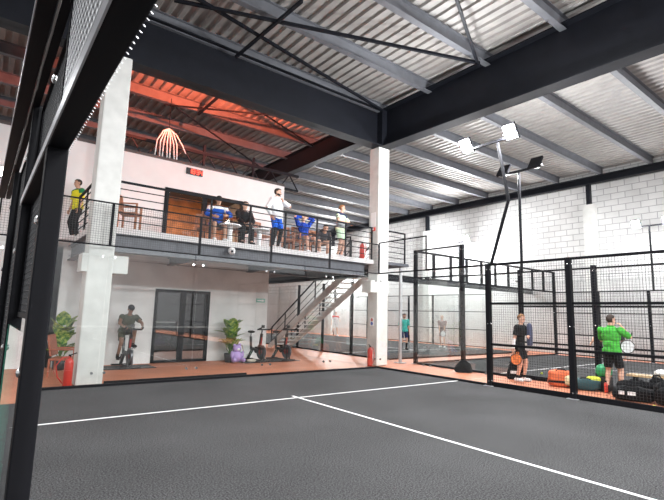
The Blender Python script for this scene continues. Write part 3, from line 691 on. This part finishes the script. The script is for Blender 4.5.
t = bag('racket_bag', (11.62, -4.95, 0), R(-62), (.64, .34, .42), ORB, 'bright orange racket bag on the walkway behind the fence', seed=6)
soft(MB(), (.22, -.12, .05), (.32, .22, .26), .6, 8).build('cream_towel', mat('cream_towel', (.72, .66, .42), .9, bump=.4), t, True)
MB().box((-.3, -.176, .10), (.1, -.170, .15)).build('black_stripe', BLK2, t)
t = bag('duffel_bag', (11.62, -5.52, 0), R(-65), (.62, .34, .28), TEAL, 'dark teal duffel bag left of the man in green', seed=9)
soft(MB(), (.18, 0, .20), (.3, .2, .14), .7, 4).build('yellow_shirt', mat('neon_yellow', (.62, .68, .06), .7), t, True)
o = soft(MB(), (0, 0, 0), (.36, .34, .30), .8, 5).build('green_bag', mat('bright_green', (.03, .36, .14), .5, var=.5, scale=4), smooth=True, loc=(11.98, -5.80, .32)); tag(o, 'bright green rolled bag behind the left leg of the man in green', 'bag')
o = MB().rbox((0, 0, .16), (.30, .30, .32), .02).build('crate', mat('dark_crate', (.03, .03, .03), .6), loc=(11.98, -5.80, 0)); tag(o, 'small dark box under the bright green bag', 'box')
t = thing('drink_bottle', (11.62, -5.98, 0), 'red drink bottle standing beside the left leg of the man in green', 'bottle')
MB().lathe([(.035, 0), (.038, .02), (.038, .19), (.02, .23)], n=14).build('body', mat('red_bottle', (.6, .06, .04), .35), t, True); MB().lathe([(.022, .23), (.022, .27)], n=12).build('cap', BLACK, t)
bag('sports_bag', (11.62, -6.62, 0), R(-70), (.80, .40, .36), BLK2, 'black sports bag nearest the right foot of the man in green', seed=11)
t = bag('sports_bag', (11.02, -6.75, 0), R(-78), (.74, .34, .30), mat('black_nylon', (.009, .009, .010), .75, bump=.3, scale=20, spec=.12), 'black nylon racket bag with white print against the fence', seed=12)
MB().box((-.24, -.178, .12), (-.14, -.150, .19)).box((-.08, -.178, .12), (.06, -.150, .19)).build('print', SOLEW, t)
t = bag('sports_bag', (11.52, -7.32, 0), R(-66), (.62, .40, .44), BLK2, 'black bag with a grey flap behind the bag pile', seed=14)
soft(MB(), (0, 0, .30), (.36, .24, .14), .7, 3).build('grey_flap', mat('grey_flap', (.35, .36, .37), .6), t, True)
bag('sports_bag', (11.02, -7.46, 0), R(-84), (.60, .34, .36), BLK2, 'black bag with a hanging strap at the right end of the pile', seed=15)
bag('backpack', (11.72, -6.98, .0), R(-70), (.40, .28, .50), BLK2, 'black backpack standing upright in the middle of the pile', seed=16, p=.6, taper=.4)
o = MB().ell((0, 0, .033), (.033, .033, .033)).build('padel_ball', mat('ball_yellow', (.65, .75, .08), .8), smooth=True, loc=(10.45, -7.30, -.012)); tag(o, 'yellow padel ball on the orange walkway in front of the bag pile', 'ball')
t = thing('wooden_bench', (11.98, -7.55, 0), 'long pale wooden bench behind the bags', 'bench', None, R(-86))
MB().rbox((0, 0, .44), (2.4, .30, .05), .01).build('seat', PALEWOOD, t)
for x in (-1.05, 1.05): MB().bar((x, -.11, 0), (x, -.11, .42), .04).bar((x, .11, 0), (x, .11, .42), .04).bar((x, -.11, .40), (x, .11, .40), .04).build('leg', BLACK, t)
o = soft(MB(), (0, 0, 0), (.30, .26, .16), .8, 21, .08).build('white_towel', mat('white_towel', (.78, .78, .76), .9, bump=.5), smooth=True, loc=(11.98, -7.0, .465)); tag(o, 'crumpled white towel on the pale wooden bench', 'towel')
o = MB().ell((0, 0, .033), (.033, .033, .033)).build('padel_ball', mat('ball_yellow', (.65, .75, .08), .8), smooth=True, loc=(13.6, -3.4, .0)); tag(o, 'yellow padel ball lying on the middle court', 'ball')
def racket(loc, rot, col, label, scale=1.0):   # head along +Z from the grip at origin
    t = thing('padel_racket', loc, label, 'racket', 'padel rackets in hand'); t.rotation_euler = rot
    MB().tube([(0, 0, -.06), (0, 0, .10)], .016, 10).build('grip', RUB, t, True)
    m = MB(); n = 28; pr = []
    for k in range(n):
        a = 2 * math.pi * k / n; x = .13 * math.sin(a); z = .285 - .145 * math.cos(a)
        if z < .2: x *= .55 + .45 * max(0, (z - .14) / .06)
        pr.append((x, 0, z))
    m.prism([(p[0], -.018, p[2]) for p in pr], (0, 0, 0), (0, .036, 0)); m.build('head', col, t)
    r_ = MB(); q = pr + [pr[0]]
    r_.tube(q, .020, 6, False).build('rim', RUB, t, True)
    MB().bar((-.01, 0, .09), (-.05, 0, .19), .02).bar((.01, 0, .09), (.05, 0, .19), .02).build('throat', col, t)
    return t
# ================================================================== PEOPLE
def rotmat(f, up=Vector((0, 0, 1))):
    f = Vector(f).normalized(); l = up.cross(f).normalized(); u = f.cross(l)
    return Matrix(((f.x, l.x, u.x), (f.y, l.y, u.y), (f.z, l.z, u.z)))
def ik(a, b, l1, l2, hint):
    a, b = Vector(a), Vector(b); d = b - a; D_ = min(d.length, (l1 + l2) * .998); d.normalize()
    b = a + d * D_; t = (l1 * l1 - l2 * l2 + D_ * D_) / (2 * D_); h = math.sqrt(max(0, l1 * l1 - t * t))
    hv = Vector(hint); hv = hv - d * hv.dot(d); hv.normalize()
    return a + d * t + hv * h, b
SKIN = {'light': (.62, .36, .26), 'tan': (.46, .25, .16), 'pale': (.70, .45, .35), 'dark': (.26, .14, .09)}
def cone(mb, a, b, ra, rb, n=12):
    a, b = Vector(a), Vector(b); mb.ell(a, (ra,) * 3, nu=n, nv=8); mb.ell(b, (rb,) * 3, nu=n, nv=8)
    mb.tube([a, b], [ra, rb], n)
def person(loc, yaw, label, H=1.76, skin='light', hip=None, lean=0, side=0, hands=None, feet=None, elbow=None, knee=None, head=(0, 0),
           shirt=None, sleeve=.75, shorts=None, shortlen=.75, socks=None, shoes=SOLEW, hair=(.03, .02, .015), beard=False, hood=False, build=1.0,
           sleeve2=None, female=False, longhair=False, leggings=None, cap=None, twist=0, shirt_low=None, bald=False, footdir=None, yoke=None):
    s = H / 1.76
    hipz = (hip[2] if hip else .93 * s); pel = Vector((hip[0], hip[1], hipz) if hip else (0, 0, hipz))
    sd = Vector((math.sin(R(lean)), math.sin(R(side)), math.cos(R(lean)))).normalized()
    tw = R(twist); lv = Vector((-math.sin(tw), math.cos(tw), 0)); fv = lv.cross(sd).normalized()
    neck = pel + sd * .535 * s; chest = pel + sd * .33 * s; belly = pel + sd * .15 * s
    hy, hp = R(head[0]), R(head[1])
    hf = Vector((math.cos(hy) * math.cos(hp), math.sin(hy) * math.cos(hp), -math.sin(hp)))
    nd = (sd * .6 + Vector((0, 0, .5)) + Vector((hf.x, hf.y, 0)) * .12).normalized()
    hc = neck + nd * .165 * s; HM = rotmat(hf)
    mb = MB(); bones = []
    def bone(tg, a, b, ra, rb, n=12): cone(mb, a, b, ra, rb, n); bones.append((tg, Vector(a), Vector(b), ra, rb))
    TM = Matrix(((fv.x, lv.x, sd.x), (fv.y, lv.y, sd.y), (fv.z, lv.z, sd.z)))
    B = build
    for c, r_ in ((pel + sd * .02 * s, (.115 * B, .160 * B, .13)), (belly, (.112 * B, .148 * B, .16)), (chest + sd * .02 * s, (.120 * B, .172 * B, .19)), (neck - sd * .09 * s, (.085, .165, .085))):
        mb.ell(c, [q * s for q in r_], TM, 20, 12)
    for c, q in ((pel, .14), (belly, .13), (chest, .14), (neck - sd * .10 * s, .12)):
        bones.append(('torso', c - lv * .06 * s, c + lv * .06 * s, q * s, q * s))
    bone('neck', neck - sd * .03 * s, hc - nd * .03 * s, .056 * s, .052 * s)
    # head
    k = s
    P = lambda x, y, z: hc + HM @ (Vector((x, y, z)) * k)
    mb.ell(P(-.008, 0, .035), (.098 * k, .077 * k, .088 * k), HM, 20, 14); mb.ell(P(.018, 0, -.035), (.070 * k, .060 * k, .082 * k), HM, 18, 12)
    mb.ell(P(.055, 0, -.088), (.032 * k, .034 * k, .026 * k), HM, 12, 8)
    cone(mb, P(.082, 0, .012), P(.104, 0, -.022), .010 * k, .015 * k, 8)
    for sg in (-1, 1): mb.ell(P(-.005, sg * .078, -.005), (.022 * k, .012 * k, .034 * k), HM, 10, 6)
    mb.ell(P(.082, 0, -.058), (.010 * k, .026 * k, .010 * k), HM, 10, 6)
    bones.append(('head', P(0, 0, .04), P(.01, 0, -.04), .085 * k, .07 * k))
    # arms
    hands = hands or (None, None); info = {}
    for i, sg in enumerate((1, -1)):       # left (+Y) then right
        sh = neck - sd * .075 * s + lv * sg * .185 * s * B
        tgt = hands[i]
        tgt = Vector(tgt) if tgt else sh + Vector((.06, sg * .07, -.53 * s))
        eh = (elbow[i] if elbow and elbow[i] else (-1, sg * .5, -.2))
        el, wr = ik(sh, tgt, .29 * s, .255 * s, eh)
        bone('uarm%d' % i, sh, el, .052 * s * B, .041 * s); bone('farm%d' % i, el, wr, .041 * s, .027 * s)
        mb.ell(sh, (.066 * s * B, .064 * s * B, .066 * s), None, 12, 8)
        d = (wr - el).normalized(); inn = (-lv * sg); inn = inn - d * inn.dot(d); inn = inn.normalized() if inn.length > .1 else d.orthogonal().normalized()
        ac = d.cross(inn)
        if ac.dot(Vector((1, 0, 0))) < 0: ac = -ac
        HB = Matrix((ac, inn, d)).transposed()
        mb.ell(wr + d * .048 * s, (.040 * s, .018 * s, .054 * s), HB, 12, 8); bones.append(('hand%d' % i, wr + d * .01, wr + d * .09 * s, .026 * s, .03 * s))
        for q, ln in enumerate((.072, .082, .077, .060)):
            b0 = wr + d * .085 * s + ac * (.031 - q * .0205) * s
            m1 = b0 + (d * .85 + inn * .35).normalized() * ln * .55 * s; e1 = m1 + (d * .45 + inn * .85).normalized() * ln * .5 * s
            cone(mb, b0, m1, .0095 * s, .009 * s, 7); cone(mb, m1, e1, .009 * s, .0078 * s, 7)
        t0 = wr + d * .03 * s + ac * .033 * s; t1 = t0 + (d * .6 + ac * .6 + inn * .35).normalized() * .040 * s; t2 = t1 + (d * .8 + inn * .5).normalized() * .034 * s
        cone(mb, t0, t1, .012 * s, .0105 * s, 7); cone(mb, t1, t2, .0105 * s, .009 * s, 7)
        info['hand%d' % i] = wr + d * .085 * s
    # legs
    feet = feet or (None, None)
    for i, sg in enumerate((1, -1)):
        hj = pel + lv * sg * .088 * s - sd * .03 * s
        ft = Vector(feet[i]) if feet[i] else Vector((0, sg * .11 * s, .085 * s))
        kn, an = ik(hj, ft, .425 * s, .42 * s, (knee[i] if knee and knee[i] else (1, sg * .12, .1)))
        bone('thigh%d' % i, hj, kn, .083 * s * B, .056 * s); bone('calf%d' % i, kn, an, .055 * s, .038 * s)
        cm = kn + (an - kn) * .3; back = -(Vector((1, 0, 0)) - (an - kn).normalized() * (an - kn).normalized().x).normalized()
        mb.ell(cm + back * .012 * s, (.054 * s, .052 * s, .11 * s), rotmat(Vector((1, 0, 0)) if abs((an - kn).normalized().z) > .3 else Vector((0, 0, 1)), (kn - an).normalized()), 12, 8)
        fd = Vector(footdir[i]).normalized() if footdir and footdir[i] else Vector((1, sg * .18, 0)).normalized()
        up = Vector((0, 0, 1)) if abs(fd.z) < .8 else Vector((1, 0, 0))
        FM = rotmat(fd, up); dn = -(FM @ Vector((0, 0, 1)))
        he = an - fd * .045 * s + dn * .045 * s; to = an + fd * .16 * s + dn * .052 * s
        bone('foot%d' % i, he, to, .036 * s, .030 * s); mb.ell(an + fd * .08 * s + dn * .048 * s, (.10 * s, .045 * s, .035 * s), FM, 12, 8)
        bones.append(('foot%d' % i, an + fd * .0 + dn * .02, an + fd * .08 * s + dn * .04, .045 * s, .04 * s))
    me = bpy.data.meshes.new('person'); me.from_pydata(mb.v, [], mb.f); me.update()
    tmp = bpy.data.objects.new('tmp', me); COL.objects.link(tmp)
    md = tmp.modifiers.new('r', 'REMESH'); md.mode = 'VOXEL'; md.voxel_size = .0095
    sm = tmp.modifiers.new('s', 'SMOOTH'); sm.factor = .5; sm.iterations = 3
    dg = bpy.context.evaluated_depsgraph_get(); dg.update()
    bodyme = bpy.data.meshes.new_from_object(tmp.evaluated_get(dg)); bpy.data.objects.remove(tmp)
    bodyme.name = 'person'
    skm = mat('skin_' + skin, SKIN[skin], .55)
    body = link('person', bodyme, skm, None, True); bodyme.materials.clear(); bodyme.materials.append(skm)
    body.location = loc; body.rotation_euler = (0, 0, R(yaw)); tag(body, label, 'person')
    nv = len(bodyme.vertices); co = np.empty(nv * 3); bodyme.vertices.foreach_get('co', co); co = co.reshape(-1, 3)
    no = np.empty(nv * 3); bodyme.vertex_normals.foreach_get('vector', no); no = no.reshape(-1, 3)
    best = np.full(nv, 1e9); tagid = np.zeros(nv, int); par = np.zeros(nv)
    for bi, (tg, a, b, ra, rb) in enumerate(bones):
        a_, b_ = np.array(a), np.array(b); ab = b_ - a_; tt = np.clip(((co - a_) @ ab) / max(1e-9, ab @ ab), 0, 1)
        dist = np.linalg.norm(co - (a_ + tt[:, None] * ab), axis=1) - (ra + (rb - ra) * tt)
        q = dist < best; best[q] = dist[q]; tagid[q] = bi; par[q] = tt[q]
    names = np.array([b[0] for b in bones])[tagid]
    poly = [tuple(p.vertices) for p in bodyme.polygons]
    spz = (co - np.array(pel)) @ np.array(sd)      # height along the spine
    hl = (co - np.array(hc)) @ np.array([[*HM.col[0]], [*HM.col[1]], [*HM.col[2]]]).T / k     # head-local coords
    def shell(name, mask, off, m, wr=0.0, flare=None):
        idx = np.full(nv, -1); fs = [f for f in poly if all(mask[i] for i in f)]
        used = sorted({i for f in fs for i in f}); idx[used] = range(len(used))
        if not used: return None
        vs = []
        for i in used:
            o_ = off if flare is None else off + flare[i]
            if wr: o_ += wr * noise.noise(Vector(co[i]) * 11 + Vector((yaw, 0, 0)))
            vs.append(tuple(co[i] + no[i] * o_))
        m2 = bpy.data.meshes.new(name); m2.from_pydata(vs, [], [tuple(int(idx[i]) for i in f) for f in fs]); m2.update()
        return link(name, m2, m, body, True)
    T = names == 'torso'; is_ = lambda p: np.char.startswith(names.astype(str), p)
    UA, FA, TH, CA, FT, NK, HD = is_('uarm'), is_('farm'), is_('thigh'), is_('calf'), is_('foot'), names == 'neck', names == 'head'
    if shorts:
        ln = shortlen
        msk = (T & (spz < .10)) | (TH & (par < ln)) | (CA & (ln > 1) & (par < ln - 1))
        shell('shorts' if ln <= 1 else 'trousers', msk, .012, shorts, .008, np.where(TH | CA, .022 * par if ln <= 1 else .012, 0))
    if leggings: shell('leggings', (TH | (CA & (par < .95))), .005, leggings)
    if shirt:
        arm = (UA & (par < min(1, sleeve))) | (FA & (sleeve > 1) & (par < sleeve - 1))
        msk = (T & (spz > -.06)) | arm | (NK & (par < .12)) | (TH & (spz > -.06) & (par < .15))
        shell('shirt', msk, .018, shirt, .012, np.where(T & (spz < .05), .012, 0) + np.where(arm, .006 + .008 * (sleeve <= 1) * par, 0))
    if shirt_low: shell('shirt_panel', T & (spz > -.06) & (spz < .22), .026, shirt_low, .010)
    if yoke: shell('shoulder_panel', (UA & (par < .55)) | (T & (spz > .46)), .026, yoke, .008)
    if sleeve2: shell('arm_sleeve', FA & (par < .95) | (UA & (par > .7)) if sleeve2[1] is None else (names == 'farm%d' % sleeve2[1]), .005, sleeve2[0])
    if hood: shell('hood', (T & (spz > .44)) | (NK & (par < .45)), .034, hood, .010)
    if socks: shell('socks', CA & (par > socks[1]), .005, socks[0])
    shell('shoes', FT | (CA & (par > .96)), .010, shoes)
    if not bald:
        x, y, z = hl[:, 0], hl[:, 1], hl[:, 2]
        hm = HD & ((z > .055 + .35 * np.maximum(0, x)) | ((x < -.012) & (z > -.055)) | ((x < .02) & (z > .02)))
        hm &= ~((np.abs(y) > .07) & (z < .03) & (x > -.03))
        hmat = mat('hair_%d_%d' % (hair[0] * 1000, hair[1] * 1000), hair, .75, bump=.4, scale=60)
        shell('hair', hm, .012 if cap is None else .008, hmat, .010)
        if longhair: shell('ponytail', HD & (x < -.04) & (z > -.08), .035, hmat, .02)
    if cap: shell('cap', HD & (hl[:, 2] > .045), .016, cap)
    if beard:
        x, y, z = hl[:, 0], hl[:, 1], hl[:, 2]
        shell('beard', HD & (z < -.028) & (x > -.005) & ~((z > -.072) & (z < -.044) & (np.abs(y) < .022) & (x > .06)), .007, mat('beard_dark', (.025, .018, .014), .8))
    for sg in (-1, 1):
        e = MB().ell(P(.083, sg * .030, .012), (.008 * k, .012 * k, .008 * k), HM, 10, 6).build('eye', mat('eye_dark', (.02, .015, .012), .3), body, True)
        MB().ell(P(.089, sg * .032, .032), (.006 * k, .020 * k, .005 * k), HM, 8, 5).build('eyebrow', mat('brow_dark', (.03, .02, .015), .7), body, True)
    MB().ell(P(.086, 0, -.058), (.008 * k, .020 * k, .005 * k), HM, 10, 6).build('mouth', mat('lip', (.36, .14, .12), .5), body, True)
    return body, info
F = lambda n_, c, **k: mat(n_, c, .85, bump=.15, scale=25, spec=.2, **k)
NAVY = F('navy_cloth', (.02, .03, .09)); GREENS = F('vivid_green_cloth', (.07, .40, .055), var=.15); BLKC = F('black_cloth', (.013, .013, .014))
# --- ground floor
person((11.55, -3.88, 0), -85, 'man in black shirt and shorts holding an orange racket behind the fence', 1.78, 'light', lean=6, head=(-5, 18),
       hands=((.22, .12, 1.18), (-.02, -.30, .84)), elbow=((-.2, 1, -.4), (-1, -.3, 0)), feet=((.05, .13, .085), (-.03, -.10, .085)),
       shirt=BLKC, sleeve=.72, shorts=BLKC, shortlen=.82, socks=(BLKC, .78), hair=(.20, .09, .035), sleeve2=(SOLEW, 1))
person((11.72, -6.11, 0), 2, 'man seen from behind in bright green shirt and black shorts', 1.80, 'light', head=(-30, 2),
       hands=((.26, .10, 1.36), (.16, -.20, 1.50)), elbow=((.6, .3, -1), (.0, -.5, -1)), feet=((0, .15, .085), (-.04, -.17, .085)),
       shirt=GREENS, sleeve=.85, shorts=BLKC, shortlen=.80, socks=(BLKC, .80), shoes=BLKC, hair=(.04, .025, .018), hood=GREENS, build=1.08)
person((12.95, -5.66, 0), 215, 'person mostly hidden behind the fence post and the man in green', 1.74, 'tan', hands=(None, (.12, -.52, 1.06)),
       shirt=F('dark_grey_cloth', (.05, .05, .05)), shorts=BLKC)
person((16.88, 5.37, 0), 235, 'man in turquoise shirt and navy shorts walking on the rear court', 1.78, 'light', head=(20, 12), feet=((.06, .11, .085), (-.1, -.11, .10)),
       shirt=F('turquoise_cloth', (.06, .42, .36)), sleeve=.8, shorts=NAVY, shortlen=.85, socks=(BLKC, .35), shoes=BLKC, beard=True)
b, inf = person((20.3, 5.7, 0), 195, 'player in dusty pink shirt holding a round white racket', 1.76, 'light', lean=8, hands=((.24, .12, .78), (.28, -.06, .76)),
       shirt=F('dusty_pink_cloth', (.27, .17, .16)), sleeve=.85, shorts=F('mauve_cloth', (.28, .20, .19)), hair=(.35, .22, .12))
person((21.8, 17.2, 0), 250, 'distant player in white and red running on the rear court', 1.85, 'pale', lean=6, hands=((.25, .3, 1.15), (.1, -.35, .95)), feet=((.25, .1, .10), (-.35, -.12, .25)),
       shirt=F('white_red_cloth', (.75, .70, .70)), sleeve=.7, shorts=F('white_shorts', (.75, .74, .73)), hair=(.35, .08, .06), yoke=F('red_cloth', (.5, .05, .05)))
person((3.33, 3.28, 0), -88, 'cyclist in grey green shirt pedalling an exercise bike by the lower wall', 1.80, 'dark', hip=(-.22, 0, 1.0), lean=34, head=(0, 38),  # dark skin tone also carries the shade on the cyclist
       hands=((.50, .25, 1.14), (.50, -.25, 1.14)), elbow=((-.3, 1, -.4), (-.3, -1, -.4)), feet=((.0, .18, .63), (-.10, -.18, .31)),
       shirt=F('grey_green_cloth', (.075, .085, .06)), sleeve=.6, shorts=F('olive_cloth', (.10, .10, .065)), shortlen=.75, shoes=BLKC, cap=F('dark_cap', (.02, .02, .025)), socks=(BLKC, .85))
racket((11.36, -3.98, .86), (R(182), R(14), R(-60)), mat('orange_racket_face', (.75, .20, .06), .4, var=.5, scale=14), 'orange racket hanging from the hand of the man in black')
o = soft(MB(), (0, 0, 0), (.20, .12, .62), .6, 7, .06).build('hand_towel', F('slate_towel', (.075, .085, .14)), smooth=True, loc=(11.86, -4.02, .93)); tag(o, 'slate blue towel held up by the man in black', 'towel')
racket((11.96, -6.45, 1.34), (R(176), R(18), R(-65)), mat('white_racket_face', (.7, .72, .74), .4, var=.2, scale=12), 'black and white racket under the arm of the man in green')
racket((20.0, 5.42, 1.04), (R(180), R(4), R(-50)), MAT['white_racket_face'], 'round white racket of the player in dusty pink')
# --- balcony
Z = 3.5
person((1.80, 3.58, Z), 200, 'man in green and yellow shirt at the far left end of the balcony', 1.70, 'tan', lean=4, head=(-15, 8),
       shirt=F('yellow_cloth', (.70, .62, .03)), sleeve=.8, shorts=BLKC, shortlen=1.9, yoke=F('dark_green_cloth', (.02, .16, .06)))
SEAT = lambda x, y: (x, y, Z)
hipS = (-.10, 0, .53)
sitfeet = ((.36, .14, .085), (.36, -.14, .085))
person(SEAT(4.95, 1.28), 262, 'seated man in blue jacket with white shoulders at the white table', 1.78, 'tan', hip=hipS, lean=14, head=(0, 25), feet=sitfeet,
       hands=((.40, .16, .74), (.36, -.20, .70)), elbow=((-.3, 1, -.3), (-.3, -1, -.3)), shirt=F('royal_blue_cloth', (.02, .09, .42)), sleeve=1.9, shorts=F('grey_cloth', (.12, .12, .12)), shortlen=.85, yoke=F('white_cloth2', (.75, .75, .75)), cap=F('black_cap', (.02, .02, .02)), build=1.1)
person(SEAT(5.80, 1.32), 262, 'seated man in black jacket and black trousers on the balcony', 1.78, 'light', hip=hipS, lean=10, head=(15, 15), feet=sitfeet,
       hands=((.34, .10, .62), (.34, -.08, .62)), elbow=((-.3, 1, -.3), (-.3, -1, -.3)), shirt=F('black_jacket', (.02, .02, .022)), sleeve=1.95, shorts=BLKC, shortlen=1.9, shoes=BLKC)
person((6.72, 1.05, Z), 285, 'standing man in white hoodie and blue shorts with a hand to his cheek', 1.88, 'light', head=(35, 5), hands=((.12, .14, 1.50), (.05, -.24, .98)), elbow=((.1, 1, -.7), (-.6, -1, 0)),
       shirt=F('white_hoodie', (.74, .74, .76)), sleeve=1.92, shorts=F('blue_pattern_cloth', (.02, .10, .48), var=.9), shortlen=.8, leggings=BLKC, hood=MAT.get('white_hoodie'), beard=True)
person(SEAT(8.02, 1.35), 268, 'seated man in blue striped top with both hands behind his head', 1.78, 'light', hip=hipS, lean=-8, head=(5, 8), feet=((.38, .2, .085), (.40, -.16, .085)),
       hands=((-.10, .10, 1.24), (-.10, -.10, 1.24)), elbow=((.2, 1, .5), (.2, -1, .5)), shirt=F('blue_stripe_cloth', (.015, .05, .30), var=.8), sleeve=1.9, shorts=F('grey_shorts', (.30, .30, .31)), shortlen=.8)
person(SEAT(8.72, 1.5), 255, 'seated person bending low with bare legs behind the railing', 1.74, 'light', hip=hipS, lean=62, head=(0, 30), feet=((.42, .17, .085), (.38, -.15, .085)),
       hands=((.5, .12, .42), (.5, -.12, .42)), shirt=F('charcoal_cloth', (.05, .05, .055)), sleeve=.7, shorts=F('grey_shorts2', (.2, .2, .21)), shortlen=.7)
person((9.22, 1.08, Z), 292, 'standing man in pale green and navy shirt leaning on the railing', 1.80, 'light', lean=4, head=(30, 5), hands=((.30, .22, 1.13), (.30, -.18, 1.13)), elbow=((-.4, 1, 0), (-.6, -1, 0)),
       shirt=F('mint_white_cloth', (.60, .72, .50)), sleeve=.8, shorts=F('mint_shorts', (.55, .72, .52)), shortlen=.75, hair=(.30, .13, .05), yoke=NAVY, shirt_low=F('ash_cloth', (.30, .32, .33)))
